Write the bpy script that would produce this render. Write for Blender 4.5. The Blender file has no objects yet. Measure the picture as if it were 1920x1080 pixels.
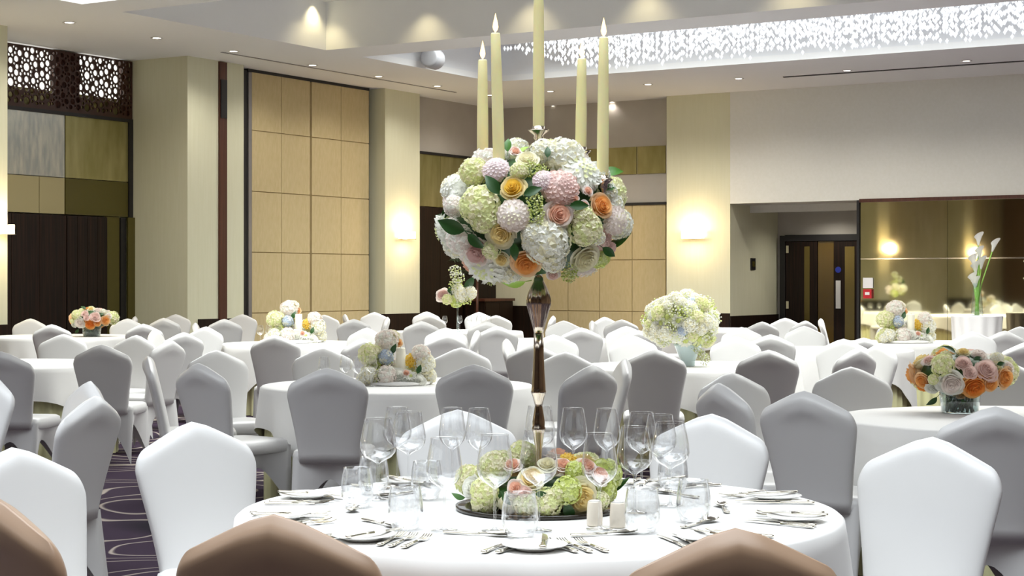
import bpy, math, random
from mathutils import Vector, Matrix
random.seed(7)
PI = math.pi
SC = bpy.context.scene
COL = SC.collection

# ------------------------------------------------------------------ camera frame
F = 3200.0; HZ = 528.0; H = 1.44
TH = math.radians(31.5); S_, C_ = math.sin(TH), math.cos(TH)
def W(X, Y, z=0.0):                       # right / ahead / up of the camera -> room (u, v, z)
    return Vector((S_*X + C_*Y, -C_*X + S_*Y, z))
def P(px, py, Y):
    return W((px-960)/F*Y, Y, H + (HZ-py)/F*Y)
def on_z(px, py, z):                      # point of a level plane
    return P(px, py, F*(H-z)/(py-HZ))
def ray_u(px, u):                         # depth at which a column of the picture meets the plane u
    return u/(S_*(px-960)/F + C_)
def ray_v(px, v):
    return v/(-C_*(px-960)/F + S_)
def v_at(px, u):
    Y = ray_u(px, u); return W((px-960)/F*Y, Y).y
def u_at(px, v):
    Y = ray_v(px, v); return W((px-960)/F*Y, Y).x
def zu(px, py, u): return H + (HZ-py)/F*ray_u(px, u)
def zv(px, py, v): return H + (HZ-py)/F*ray_v(px, v)
def yaw(phi):                             # heading in the camera frame (0 = away, 90 = right) -> z rotation of a +y facing thing
    a = math.radians(phi); d = W(math.sin(a), math.cos(a))
    return math.atan2(d.y, d.x) - PI/2

cam_d = bpy.data.cameras.new('camera'); cam = bpy.data.objects.new('camera', cam_d); COL.objects.link(cam)
cam_d.sensor_width = 36; cam_d.lens = F/1920*36; cam_d.shift_y = -(540-HZ)/1920
cam_d.clip_start = 0.05; cam_d.clip_end = 200
cam.location = (0, 0, H); cam.rotation_euler = (PI/2, 0, yaw(0))
SC.camera = cam

w = bpy.data.worlds.new('world'); SC.world = w; w.use_nodes = True
w.node_tree.nodes['Background'].inputs[0].default_value = (.9, .93, 1, 1)
w.node_tree.nodes['Background'].inputs[1].default_value = .3
vs = SC.view_settings
vs.view_transform = 'Standard'; vs.look = 'None'; vs.gamma = 1; vs.use_curve_mapping = False
vs.exposure = 0.30
SC.cycles.max_bounces = 10; SC.cycles.diffuse_bounces = 4; SC.cycles.glossy_bounces = 4
SC.cycles.transmission_bounces = 6; SC.cycles.transparent_max_bounces = 24
SC.cycles.caustics_reflective = False; SC.cycles.caustics_refractive = False
SC.cycles.sample_clamp_indirect = 6

CEIL = 4.90; CO_TOP = 5.62
COF_V0, COF_V1 = -2.7, 15.7
COFFERS = [(21.2, 25.05, 'crystal'), (16.05, 20.3, 'plain'), (11.1, 15.35, 'crystal'), (6.1, 10.3, 'plain'), (1.1, 5.3, 'crystal'), (-4.5, -.3, 'crystal')]  # last coffer unseen, marked crystal for its added fill light
def light(name, kind, loc, power, color, **k):
    d = bpy.data.lights.new(name, kind); d.energy = power; d.color = color
    for a, b in k.items(): setattr(d, a, b)
    o = bpy.data.objects.new(name, d); COL.objects.link(o); o.location = loc
    return o
# luminous tops of the crystal coffers; the last, behind the camera, is added fill
for (a, b, kind), pw in zip(COFFERS, (1350, 0, 1000, 0, 590, 280)):
    if pw:
        far = a > 20
        light('coffer_light', 'AREA', ((a+b)/2, (COF_V0+COF_V1)/2, CO_TOP-.03), pw, (.97, 1, .965) if a > 8 else (.90, .96, 1),
              spread=2.1 if far else (2.05 if 0 < a < 8 else 2.7), shape='RECTANGLE', size=b-a-(1.3 if far else .3), size_y=COF_V1-COF_V0-(1.3 if far else .3))

# ------------------------------------------------------------------ helpers
MATS = {}
def mat(name, col, rough=.6, metal=0, emit=None, es=0, noise=None, spec=.5, sheen=0, trans=0, coat=0):
    m = bpy.data.materials.new(name); m.use_nodes = True
    nt = m.node_tree; b = nt.nodes['Principled BSDF']
    b.inputs['Base Color'].default_value = (*col, 1); b.inputs['Roughness'].default_value = rough
    b.inputs['Metallic'].default_value = metal; b.inputs['Specular IOR Level'].default_value = spec
    b.inputs['Sheen Weight'].default_value = sheen; b.inputs['Coat Weight'].default_value = coat
    if emit:
        b.inputs['Emission Color'].default_value = (*emit, 1); b.inputs['Emission Strength'].default_value = es
    if noise:                                # (scale vec, second colour, bump, detail)
        sc, c2, bump, lo, hi = noise
        tc = nt.nodes.new('ShaderNodeTexCoord'); mp = nt.nodes.new('ShaderNodeMapping'); mp.inputs['Scale'].default_value = sc
        n = nt.nodes.new('ShaderNodeTexNoise'); n.inputs['Scale'].default_value = 1; n.inputs['Detail'].default_value = 5
        r = nt.nodes.new('ShaderNodeValToRGB'); r.color_ramp.elements[0].position = lo; r.color_ramp.elements[1].position = hi
        r.color_ramp.elements[0].color = (*col, 1); r.color_ramp.elements[1].color = (*c2, 1)
        L = nt.links.new
        L(tc.outputs['Object'], mp.inputs['Vector']); L(mp.outputs[0], n.inputs['Vector']); L(n.outputs['Fac'], r.inputs[0]); L(r.outputs[0], b.inputs['Base Color'])
        if bump:
            bp = nt.nodes.new('ShaderNodeBump'); bp.inputs['Strength'].default_value = bump; bp.inputs['Distance'].default_value = .01
            L(n.outputs['Fac'], bp.inputs['Height']); L(bp.outputs[0], b.inputs['Normal'])
    MATS[name] = m
    return m
def emis(name, col, s):
    m = bpy.data.materials.new(name); m.use_nodes = True; nt = m.node_tree; nt.nodes.clear()
    e = nt.nodes.new('ShaderNodeEmission'); e.inputs[0].default_value = (*col, 1); e.inputs[1].default_value = s
    o = nt.nodes.new('ShaderNodeOutputMaterial'); nt.links.new(e.outputs[0], o.inputs[0]); MATS[name] = m
    return m
def thin_glass(name, tint, ior=1.5):
    m = bpy.data.materials.new(name); m.use_nodes = True; nt = m.node_tree; nt.nodes.clear(); N = nt.nodes.new
    t = N('ShaderNodeBsdfTransparent'); t.inputs[0].default_value = (*tint, 1)
    g = N('ShaderNodeBsdfGlossy'); g.inputs['Roughness'].default_value = .02; g.inputs[0].default_value = (1, 1, 1, 1)
    lw = N('ShaderNodeLayerWeight'); lw.inputs[0].default_value = .5      # facing term: Schlick reflectance, equal on both faces of a thin wall
    pw_ = N('ShaderNodeMath'); pw_.operation = 'POWER'; pw_.inputs[1].default_value = 2.3
    f = N('ShaderNodeMath'); f.operation = 'MULTIPLY_ADD'; f.inputs[1].default_value = .85; f.inputs[2].default_value = .09
    nt.links.new(lw.outputs['Facing'], pw_.inputs[0]); nt.links.new(pw_.outputs[0], f.inputs[0])
    x = N('ShaderNodeMixShader'); o = N('ShaderNodeOutputMaterial'); L = nt.links.new
    L(f.outputs[0], x.inputs[0]); L(t.outputs[0], x.inputs[1]); L(g.outputs[0], x.inputs[2]); L(x.outputs[0], o.inputs[0])
    MATS[name] = m
    return m

class MB:
    def __init__(s): s.v = []; s.f = []; s.m = []; s.cur = 0
    def add(s, vs, fs):
        o = len(s.v); s.v += [tuple(x) for x in vs]; s.f += [tuple(i+o for i in f) for f in fs]; s.m += [s.cur]*len(fs); return s
    def box(s, x0, x1, y0, y1, z0, z1):
        return s.add([(x, y, z) for x in (x0, x1) for y in (y0, y1) for z in (z0, z1)],
                     [(0, 1, 3, 2), (4, 6, 7, 5), (0, 4, 5, 1), (2, 3, 7, 6), (0, 2, 6, 4), (1, 5, 7, 3)])
    def rings(s, rings, cap0=False, cap1=False, closed=True):
        n = len(rings[0]); vs = [p for r in rings for p in r]; fs = []
        for i in range(len(rings)-1):
            for j in range(n if closed else n-1):
                k = (j+1) % n; fs.append((i*n+j, i*n+k, (i+1)*n+k, (i+1)*n+j))
        if cap0: fs.append(tuple(range(n))[::-1])
        if cap1: fs.append(tuple((len(rings)-1)*n+i for i in range(n)))
        return s.add(vs, fs)
    def lathe(s, prof, n=20, cx=0, cy=0, cap0=True, cap1=True, mod=None):
        R = []
        for i, (r, z) in enumerate(prof):
            R.append([(cx + (r*(1+(mod(i, 2*PI*j/n) if mod else 0)))*math.cos(2*PI*j/n), cy + (r*(1+(mod(i, 2*PI*j/n) if mod else 0)))*math.sin(2*PI*j/n), z) for j in range(n)])
        return s.rings(R, cap0, cap1)
    def tube(s, pts, rad, n=8, cap=True):
        pts = [Vector(p) for p in pts]; R = []
        rad = rad if isinstance(rad, (list, tuple)) else [rad]*len(pts)
        for i, p in enumerate(pts):
            d = (pts[min(i+1, len(pts)-1)] - pts[max(i-1, 0)]).normalized()
            a = d.orthogonal().normalized() if abs(d.z) < .9 else (Vector((1, 0, 0)) - d*d.x).normalized()
            b = d.cross(a); R.append([p + (a*math.cos(2*PI*j/n) + b*math.sin(2*PI*j/n))*rad[i] for j in range(n)])
        return s.rings(R, cap, cap)
    def mesh(s, name, mats, smooth=True):
        me = bpy.data.meshes.new(name); me.from_pydata(s.v, [], s.f)
        for m in (mats if isinstance(mats, (list, tuple)) else [mats]): me.materials.append(MATS[m] if isinstance(m, str) else m)
        me.polygons.foreach_set('material_index', s.m)
        me.polygons.foreach_set('use_smooth', [smooth]*len(me.polygons)); me.update()
        return me
    def build(s, name, mats, parent=None, smooth=False):
        return link(name, s.mesh(name, mats, smooth), parent)
def link(name, me, parent=None, loc=None, rot=None, scale=None):
    o = bpy.data.objects.new(name, me); COL.objects.link(o); o.parent = parent
    if loc is not None: o.location = loc
    if rot is not None: o.rotation_euler = rot
    if scale is not None: o.scale = scale if hasattr(scale, '__len__') else (scale,)*3
    return o
def tag(o, label=None, cat=None, group=None, kind=None):
    if label: o['label'] = label
    if cat: o['category'] = cat
    if group: o['group'] = group
    if kind: o['kind'] = kind
    return o
def thing(name, label, cat, loc=(0, 0, 0), rz=0, group=None):
    return tag(link(name, None, None, loc, (0, 0, rz)), label, cat, group)
def box(name, m, b, parent=None, kind=None):
    """box object with its origin at the middle of its base, so that bases are where they stand"""
    cx, cy, z = (b[0]+b[1])/2, (b[2]+b[3])/2, b[4]
    o = MB().box(b[0]-cx, b[1]-cx, b[2]-cy, b[3]-cy, 0, b[5]-z).build(name, m, parent)
    if parent is not None and parent.type == 'EMPTY':
        o.location = parent.matrix_world.inverted() @ Vector((cx, cy, z)) if False else Vector((cx, cy, z)) - parent.location
    elif parent is not None:
        o.location = Vector((cx, cy, z)) - parent.location
    else: o.location = (cx, cy, z)
    if kind: o['kind'] = kind
    return o
def struct(name, m, b): return box(name, m, b, None, 'structure')
ORD = ['first', 'second', 'third', 'fourth', 'fifth', 'sixth', 'seventh', 'eighth', 'ninth', 'tenth', 'eleventh', 'twelfth', 'thirteenth', 'fourteenth', 'fifteenth', 'sixteenth']

# ------------------------------------------------------------------ materials
mat('ceiling_paint', (.91, .92, .92), .9, noise=((.6,)*3, (.93, .94, .94), 0, .3, .7))
mat('coffer_paint', (.86, .88, .90), .8)
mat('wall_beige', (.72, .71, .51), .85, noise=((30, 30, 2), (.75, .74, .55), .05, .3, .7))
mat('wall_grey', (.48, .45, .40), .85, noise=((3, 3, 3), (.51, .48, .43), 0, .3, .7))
mat('wall_pale', (.77, .77, .70), .85, noise=((20, 20, 20), (.80, .80, .74), .03, .3, .7))
mat('pane_beige', (.36, .31, .16), .5)
mat('panel_tan', (.56, .45, .23), .75, noise=((25, 25, 8), (.62, .50, .28), .08, .3, .7))
mat('rear_panel', (.22, .14, .085), .6, noise=((3, 3, .5), (.28, .18, .11), 0, .3, .7))
mat('dark_wood', (.009, .005, .003), .5, noise=((40, 40, 1.2), (.03, .012, .006), .05, .4, .75), spec=.25)
mat('brown_wood', (.07, .022, .012), .4, noise=((40, 40, 1.2), (.11, .035, .018), .05, .4, .75))
mat('black_metal', (.012, .011, .012), .45)
mat('grey_metal', (.30, .29, .30), .4, .6)
mat('olive_glass', (.30, .27, .10), .28, .55, noise=((6, 6, 1.5), (.42, .37, .17), .04, .35, .7))
mat('olive_dark', (.10, .085, .02), .25, .3)
mat('antique_glass', (.40, .41, .38), .25, .55, noise=((14, 14, 3), (.62, .60, .50), .05, .35, .7))
mat('mirror', (.92, .85, .56), .035, 1, noise=((5, 5, 2.5), (.96, .89, .62), 0, .35, .7))
mat('bevel', (.9, .9, .95), .1, 1)
mat('lattice', (.045, .014, .008), .4)
emis('backlight', (1, .98, .90), 1.3)
mat('corridor_glow', (.10, .055, .004), .2)  # gap to the lit corridor: its amber light put into the base colour
mat('vision_glass', (.16, .12, .03), .15, .3)
mat('gold_drape', (.64, .57, .36), .6, noise=((12, 12, .8), (.74, .67, .46), .2, .35, .7))
emis('lamp_lens', (1, .93, .80), 14)
emis('sconce_glass', (1, .74, .42), 10)
emis('flame', (1, .62, .25), 3.2)
mat('white_trim', (.85, .84, .82), .5)
mat('speaker', (.50, .51, .54), .6)
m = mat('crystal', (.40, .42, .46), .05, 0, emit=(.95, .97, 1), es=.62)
mat('wire', (.6, .62, .66), .4, .6)
mat('cover', (.70, .695, .69), .34, sheen=.1, spec=.5)
mat('cover_shaded', (.34, .22, .14), .36, sheen=.15, spec=.5)  # warm shade on the nearest chair covers put into the base colour
mat('linen', (.85, .84, .82), .75, sheen=.1)
mat('pleat', (.74, .72, .42), .7)
mat('nickel', (.70, .61, .50), .14, 1)
mat('silver', (.84, .80, .70), .14, 1)
mat('wax', (.93, .84, .46), .4); MATS['wax'].node_tree.nodes['Principled BSDF'].inputs['Subsurface Weight'].default_value = .5; MATS['wax'].node_tree.nodes['Principled BSDF'].inputs['Subsurface Radius'].default_value = (.02, .012, .004)
mat('wax_ivory', (.92, .88, .72), .5)
mat('wick', (.03, .02, .02), .8)
mat('porcelain', (.9, .89, .86), .15)
mat('china_cream', (.86, .78, .66), .3)
mat('tray', (.02, .015, .01), .08)
thin_glass('glass', (.975, .98, .985), 1.5)
thin_glass('vase_glass', (.86, .94, .95), 1.5)
mat('blue_vase', (.72, .86, .90), .15)
mat('red_plastic', (.55, .02, .03), .4)
mat('blue_sign', (.02, .04, .35), .5)
for n, c in dict(white=(.95, .95, .89), cream=(.95, .91, .70), palegreen=(.84, .88, .50), green_fl=(.70, .77, .26), pink=(.92, .72, .66), blush=(.95, .87, .82),
                 lilac=(.93, .82, .84), dusty=(.86, .64, .60), peach=(.95, .66, .38), orange=(.95, .53, .18), deep=(.92, .38, .08), yellow=(.93, .68, .12),
                 gold=(.80, .42, .02), butter=(.93, .78, .40), blue_fl=(.66, .74, .88), coral=(.90, .42, .28), coralp=(.92, .62, .48)).items():
    m_ = mat('fl_'+n, c, .6); nt = m_.node_tree
    tr = nt.nodes.new('ShaderNodeBsdfTranslucent'); tr.inputs[0].default_value = (*c, 1); mx = nt.nodes.new('ShaderNodeMixShader'); mx.inputs[0].default_value = .36
    nt.links.new(nt.nodes['Principled BSDF'].outputs[0], mx.inputs[1]); nt.links.new(tr.outputs[0], mx.inputs[2]); nt.links.new(mx.outputs[0], nt.nodes['Material Output'].inputs[0])
mat('leaf_dark', (.02, .075, .012), .4); mat('leaf_mid', (.06, .20, .02), .4); mat('leaf_light', (.30, .50, .05), .45); mat('stem', (.22, .40, .06), .5)
mat('palm', (.015, .03, .01), .6)

# carpet: dark aubergine with pale ribbon swirls
def carpet():
    m = bpy.data.materials.new('carpet'); m.use_nodes = True; nt = m.node_tree; N = nt.nodes.new; L = nt.links.new
    b = nt.nodes['Principled BSDF']; b.inputs['Roughness'].default_value = .95; b.inputs['Specular IOR Level'].default_value = .1
    tc = N('ShaderNodeTexCoord'); mp = N('ShaderNodeMapping'); mp.inputs['Scale'].default_value = (.55, .55, 1)
    n0 = N('ShaderNodeTexNoise'); n0.inputs['Scale'].default_value = .9; n0.inputs['Detail'].default_value = 1
    L(tc.outputs['Object'], mp.inputs['Vector']); L(mp.outputs[0], n0.inputs['Vector'])
    wv = N('ShaderNodeTexNoise'); wv.inputs['Scale'].default_value = .95; wv.inputs['Detail'].default_value = .4; wv.inputs['Distortion'].default_value = 1.6
    L(mp.outputs[0], wv.inputs['Vector'])
    r1 = N('ShaderNodeValToRGB'); e = r1.color_ramp.elements
    e[0].position = .40; e[0].color = (.016, .012, .020, 1); e[1].position = .44; e[1].color = (.040, .025, .044, 1)
    L(n0.outputs['Fac'], r1.inputs[0])
    r2 = N('ShaderNodeValToRGB'); e = r2.color_ramp.elements; e[0].position = .0; e[0].color = (0, 0, 0, 1); e[1].position = 1; e[1].color = (0, 0, 0, 1)
    for c0 in (.40, .47, .55, .63):
        for dp, vv in ((-.006, 0), (-.004, 1), (.004, 1), (.006, 0)):
            q = e.new(c0+dp); q.color = (vv, vv, vv, 1)
    L(wv.outputs['Fac'], r2.inputs[0])
    mx = N('ShaderNodeMixRGB'); mx.inputs[2].default_value = (.36, .31, .27, 1)
    L(r2.outputs[0], mx.inputs[0]); L(r1.outputs[0], mx.inputs[1]); L(mx.outputs[0], b.inputs['Base Color'])
    n1 = N('ShaderNodeTexNoise'); n1.inputs['Scale'].default_value = 400
    bp = N('ShaderNodeBump'); bp.inputs['Strength'].default_value = .3; bp.inputs['Distance'].default_value = .005
    L(tc.outputs['Object'], n1.inputs['Vector']); L(n1.outputs['Fac'], bp.inputs['Height']); L(bp.outputs[0], b.inputs['Normal'])
    MATS['carpet'] = m
carpet()

# ------------------------------------------------------------------ room shell
U0, U_R, U_BAY, U_DOOR = -9.5, 28.67, 29.0, 30.9
V0, V_P, V_PAN, V_LAT = -5.0, 17.9, 18.13, 19.05
DADO = .86
struct('floor', 'carpet', (U0-.2, 31.3, V0-.2, 19.6, -.1, 0))
cm = MB()
for a, b, c, d in [(U0-.2, 31.3, COF_V1, 19.6), (U0-.2, 31.3, V0-.2, COF_V0)]: cm.box(a, b, c, d, CEIL, CEIL+.1)
us = sorted(COFFERS); e = U0-.2
for a, b, k in us + [(31.3, 0, 0)]:
    cm.box(e, a, COF_V0, COF_V1, CEIL, CEIL+.1); e = b
tag(cm.build('ceiling', 'ceiling_paint'), kind='structure')
for i, (a, b, k) in enumerate(COFFERS):
    c = MB()
    c.box(a-.08, a, COF_V0, COF_V1, CEIL+.1, CO_TOP).box(b, b+.08, COF_V0, COF_V1, CEIL+.1, CO_TOP)
    c.box(a-.08, b+.08, COF_V0-.08, COF_V0, CEIL+.1, CO_TOP).box(a-.08, b+.08, COF_V1, COF_V1+.08, CEIL+.1, CO_TOP)
    c.box(a-.08, b+.08, COF_V0-.08, COF_V1+.08, CO_TOP, CO_TOP+.05)
    tag(c.build('trim_%d' % (i+1), 'coffer_paint' if k == 'crystal' else 'ceiling_paint'), kind='structure')
struct('wall_right', 'rear_panel', (U0-.2, 31.3, V0-.2, V0, 0, CEIL))
struct('wall_front', 'rear_panel', (U0-.2, U0, V0, 19.6, 0, CEIL))

# left wall: backing plane, pillars, bays
struct('wall_left', 'wall_beige', (U0, 31.3, 19.45, 19.6, 0, CEIL))
uB0, uB1 = u_at(372, V_P), u_at(457, V_P)            # pillar with the dark strip
uA0, uA1 = u_at(722, V_P), u_at(787, V_P)            # pillar with the wall light
uC1 = u_at(14, V_P); uC0 = uC1 - 1.35
n = 1
def pillar(nm, u0, u1, v0=V_P):
    struct(nm, 'wall_beige', (u0, u1, v0, 19.45, 0, CEIL))
    struct('baseboard_'+nm.split('_', 1)[1], 'dark_wood', (u0-.012, u1+.012, v0-.02, 19.4, 0, DADO))
pillar('wall_left_pillar_far', uA0, uA1)
pillar('wall_left_pillar_middle', uB0, uB1)
pillar('wall_left_pillar_near', uC0, uC1)
pillar('wall_left_pillar_back', 5.4, 6.5)
pillar('wall_left_pillar_rear', -3.6, -2.5)
for a, b in [(6.5, uC0), (-2.5, 5.4), (U0, -3.6)]:   # draped bays nearer than the picture's left edge (seen in the mirror)
    L_ = b-a; mm = MB(); rows = []
    pts = [(a + L_*i/(int(L_*14)), 18.5 + .05*math.sin(i*1.3) + .03*math.sin(i*.57)) for i in range(int(L_*14)+1)]
    mm.rings([[(x, y, z) for x, y in pts] for z in (0, CEIL)], closed=False)
    tag(mm.build('wall_left_drape', 'gold_drape', None, True), kind='structure')
# dark strip up the middle pillar
su0, su1 = u_at(412, V_P-.03), u_at(426, V_P-.03)
struct('trim_11', 'brown_wood', (su0, su1, V_P-.03, V_P, 0, zv(418, 117, V_P)))
struct('trim_12', 'black_metal', (su0+.02, su0+.16, V_P-.045, V_P-.03, zv(418, 222, V_P), zv(418, 150, V_P)))

# folding partition in the left wall
uP0, uP1 = u_at(472, V_PAN), u_at(692, V_PAN)
struct('wall_left_partition_pocket', 'black_metal', (uB1, uA0, V_PAN+.12, 19.45, 0, CEIL-.001))
part = thing('folding_partition', 'tan fabric folding partition of two tall panels in the left wall', 'partition', ((uP0+uP1)/2, V_PAN, 0))
box('edge_channel', 'grey_metal', (uP0-.10, uP0-.02, V_PAN-.02, V_PAN+.1, 0, CEIL-.06), part)
box('jamb', 'black_metal', (uB1+.005, uP0-.11, V_PAN, V_PAN+.1, 0, CEIL-.03), part)
box('track', 'black_metal', (uP0-.1, uP1, V_PAN-.01, V_PAN+.1, CEIL-.05, CEIL-.002), part)
um = u_at(583, V_PAN); zr = [zv(480, y, V_PAN) for y in (131, 240, 350, 469, 587)]; rh = (zr[0]-zr[4])/4
zr = [zr[0]-rh*i for i in range(5)] + [.03]
for k, (a, b) in enumerate([(uP0, um-.02), (um+.02, uP1)]):
    box('leaf_backing', 'panel_tan', (a, b, V_PAN+.02, V_PAN+.1, .02, CEIL-.06), part)
    mid = (a+b)/2
    for z1, z0 in zip(zr[:-1], zr[1:]):
        for c, d in ((a, mid), (mid, b)):
            box('panel', 'panel_tan', (c+.006, d-.006, V_PAN, V_PAN+.019, z0+.007, z1-.007), part)
tm = MB().box(uB0-.3, uA1+.1, V_P-.75, V_P-.71, CEIL-.008, CEIL); tag(tm.build('trim_13', 'grey_metal'), kind='structure')
tm = MB().box(26.95, 27.02, 2, v_at(1470, 27.0), CEIL-.012, CEIL); tag(tm.build('trim_14', 'black_metal'), kind='structure')

# alcove with the pierced screen
aU0, aU1 = uC1, uB0
def uL(px): return u_at(px, V_LAT)
zl0 = zv(130, 211, V_LAT)
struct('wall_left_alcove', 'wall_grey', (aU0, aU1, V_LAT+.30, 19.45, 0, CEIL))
struct('wall_left_alcove_return', 'wall_beige', (uL(248), aU1, V_P+.001, V_LAT+.3, 0, CEIL))
scr = thing('pierced_screen', 'dark brown pierced lattice screen with rosette holes lit from behind, high on left', 'screen', ((aU0+uL(246))/2, V_LAT, zl0))
cu = bpy.data.curves.new('screen', 'CURVE'); cu.dimensions = '2D'; cu.fill_mode = 'BOTH'; cu.extrude = .012
LW, LH = uL(246)-aU0, CEIL-.02-zl0
def spl(pts):
    s = cu.splines.new('POLY'); s.points.add(len(pts)-1); s.use_cyclic_u = True
    for q, (x, y) in zip(s.points, pts): q.co = (x, y, 0, 1)
spl([(0, 0), (LW, 0), (LW, LH), (0, LH)])
holes = []
def hole(x, y, r):
    if x-r < .015 or x+r > LW-.015 or y-r < .04 or y+r > LH-.01: return
    for a, b, c in holes:
        if math.hypot(a-x, b-y) < r+c+.006: return
    holes.append((x, y, r)); spl([(x+r*math.cos(2*PI*k/10), y+r*math.sin(2*PI*k/10)) for k in range(10)])
DX, DZ = .60, .49; cen = []
for i in range(-1, 7):
    for j in range(-1, 5):
        cen += [(.18+i*DX, .1+j*DZ), (.18+(i+.5)*DX, .1+(j+.5)*DZ)]
for x, y in cen: hole(x, y, .060)
for x, y in cen:
    for k in range(10): hole(x+.103*math.cos(PI/5*k), y+.103*math.sin(PI/5*k), .024)
for x, y in cen:
    for k in range(10): hole(x+.180*math.cos(PI/5*k+.31), y+.180*math.sin(PI/5*k+.31), .046)
random.seed(3)
for r in (.046, .036, .026, .02):
    for k in range(2500): hole(random.uniform(0, LW), random.uniform(0, LH), r)
co = bpy.data.objects.new('tmp', cu); COL.objects.link(co)
me = bpy.data.meshes.new_from_object(co.evaluated_get(bpy.context.evaluated_depsgraph_get()))
bpy.data.objects.remove(co); me.materials.clear(); me.materials.append(MATS['lattice'])
link('lattice_plate', me, scr, (-LW/2, -.013, 0), (PI/2, 0, 0))
bu = lambda px: uL(px)
box('light_panel', 'backlight', (aU0+.02, bu(103), V_LAT+.10, V_LAT+.12, zl0+.30, CEIL-.03), scr)
box('light_panel', 'backlight', (bu(153), bu(229), V_LAT+.10, V_LAT+.12, zl0+.30, CEIL-.03), scr)
box('backboard', 'olive_dark', (aU0+.01, bu(244), V_LAT+.24, V_LAT+.28, zl0+.01, CEIL-.02), scr)
for a, b in ((104, 152), (230, 244)): box('backing_post', 'brown_wood', (bu(a), bu(b), V_LAT+.03, V_LAT+.09, zl0+.02, CEIL-.03), scr)
box('backing_rail', 'olive_glass', (aU0+.01, bu(244), V_LAT+.05, V_LAT+.09, zl0+.01, zl0+.30), scr)
box('bottom_rail', 'black_metal', (aU0, bu(247), V_LAT-.03, V_LAT+.03, zl0-.05, zl0), scr)
# below the screen: glazed panels over a dark wooden double door
zA = lambda y, px=120: zv(px, y, V_LAT)
gl = thing('glazed_wall_panels', 'bronze and grey glass wall panels below the pierced screen', 'glass panel', ((aU0+uL(240))/2, V_LAT, 0))
zd, zb = zA(404), zA(334)
box('pane', 'antique_glass', (aU0, uL(121), V_LAT, V_LAT+.03, zb+.01, zl0-.05), gl)
box('pane', 'olive_glass', (uL(123), uL(240), V_LAT, V_LAT+.03, zb+.01, zl0-.05), gl)
box('pane', 'pane_beige', (aU0, uL(73), V_LAT, V_LAT+.03, zd+.02, zb), gl)
box('pane', 'pane_beige', (uL(73)+.012, uL(121), V_LAT, V_LAT+.03, zd+.02, zb), gl)
box('pane', 'olive_dark', (uL(123), uL(240), V_LAT, V_LAT+.03, zd+.02, zb), gl)
box('pane', 'olive_dark', (uL(199), uL(224), V_LAT, V_LAT+.03, 0, zd+.01), gl)
box('post', 'black_metal', (uL(225), uL(234), V_LAT-.02, V_LAT+.03, 0, zd), gl)
box('pane', 'olive_dark', (uL(235), uL(251), V_LAT-.06, V_LAT-.03, 0, zd+.01), gl)
box('frame', 'black_metal', (uL(240), uL(247), V_LAT-.03, V_LAT+.03, 0, zl0-.05), gl)
d = thing('door_2', 'dark wooden double door in the left alcove', 'door', ((aU0+uL(198))/2, V_LAT, 0)); d['kind'] = 'structure'; del d['category']
for a, b in ((aU0+.01, uL(121)), (uL(122.5), uL(198))):
    n_ = 4; wd = (b-a)/n_
    for k in range(n_): box('plank', 'dark_wood', (a+k*wd+.004, a+(k+1)*wd-.004, V_LAT-.04, V_LAT, .01, zd), d)
box('back_panel', 'black_metal', (aU0+.01, uL(198), V_LAT+.001, V_LAT+.05, .01, zd), d)

# far left bay (behind the flowers)
zt = zv(787, 288, V_PAN); zg = zv(787, 386, V_PAN)
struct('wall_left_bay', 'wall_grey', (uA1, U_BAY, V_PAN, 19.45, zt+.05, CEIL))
struct('trim_15', 'black_metal', (uA1, U_BAY, V_PAN-.02, V_PAN+.1, zt, zt+.05))
bg = thing('bay_wall_panels', 'bronze glass over dark wood panels behind the tall floral centrepiece', 'wall panel', ((uA1+U_BAY)/2, V_PAN, 0))
seg = (U_BAY-uA1)/3
for k in range(3):
    box('pane', 'olive_glass', (uA1+k*seg+.005, uA1+(k+1)*seg-.005, V_PAN, V_PAN+.05, zg, zt), bg)
    box('wood_panel', 'dark_wood', (uA1+k*seg+.005, uA1+(k+1)*seg-.005, V_PAN, V_PAN+.05, 0, zg-.01), bg)

# back wall
vPR0, vPR1 = v_at(1369, U_R), v_at(1250, U_R)
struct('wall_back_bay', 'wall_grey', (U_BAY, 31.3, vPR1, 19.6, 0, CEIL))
struct('wall_back_pillar', 'wall_beige', (U_R, 31.3, vPR0, vPR1, 0, CEIL))
struct('baseboard_back_pillar', 'dark_wood', (U_R-.02, U_R, vPR0, vPR1, 0, DADO))
vPa = v_at(1009, U_BAY)
struct('wall_back_corner', 'wall_beige', (U_BAY-.03, U_BAY, vPa, V_PAN, 0, zu(1100, 381, U_BAY)-.03))
struct('baseboard_back', 'dark_wood', (U_BAY-.05, U_BAY-.03, vPa, V_PAN, 0, DADO+.1))
struct('trim_16', 'black_metal', (U_BAY-.06, U_BAY, vPR1, V_PAN, zu(1200, 382, U_BAY)-.03, zu(1200, 382, U_BAY)+.02))
bp = thing('panelled_partition', 'tan panelled partition wall behind the candelabra stem', 'partition', (U_BAY-.03, (vPa+vPR1)/2, 0))
zr2 = [zu(1200, y, U_BAY) for y in (384, 487, 584)] + [.02]
cols = [v_at(x, U_BAY) for x in (1009, 1067, 1126, 1187, 1249.5)]
box('backing', 'panel_tan', (U_BAY-.02, U_BAY, cols[-1], cols[0], 0, zr2[0]), bp)
for c1, c0 in zip(cols[:-1], cols[1:]):
    for z1, z0 in zip(zr2[:-1], zr2[1:]):
        box('panel', 'panel_tan', (U_BAY-.042, U_BAY-.021, c0+.006, c1-.006, z0+.007, z1-.007), bp)
iw = thing('internal_window', 'long bronze glazed strip high on the grey wall left of the pillar', 'window', (U_BAY, (v_at(1060, U_BAY)+vPR1)/2, zu(1140, 327, U_BAY)))
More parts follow.
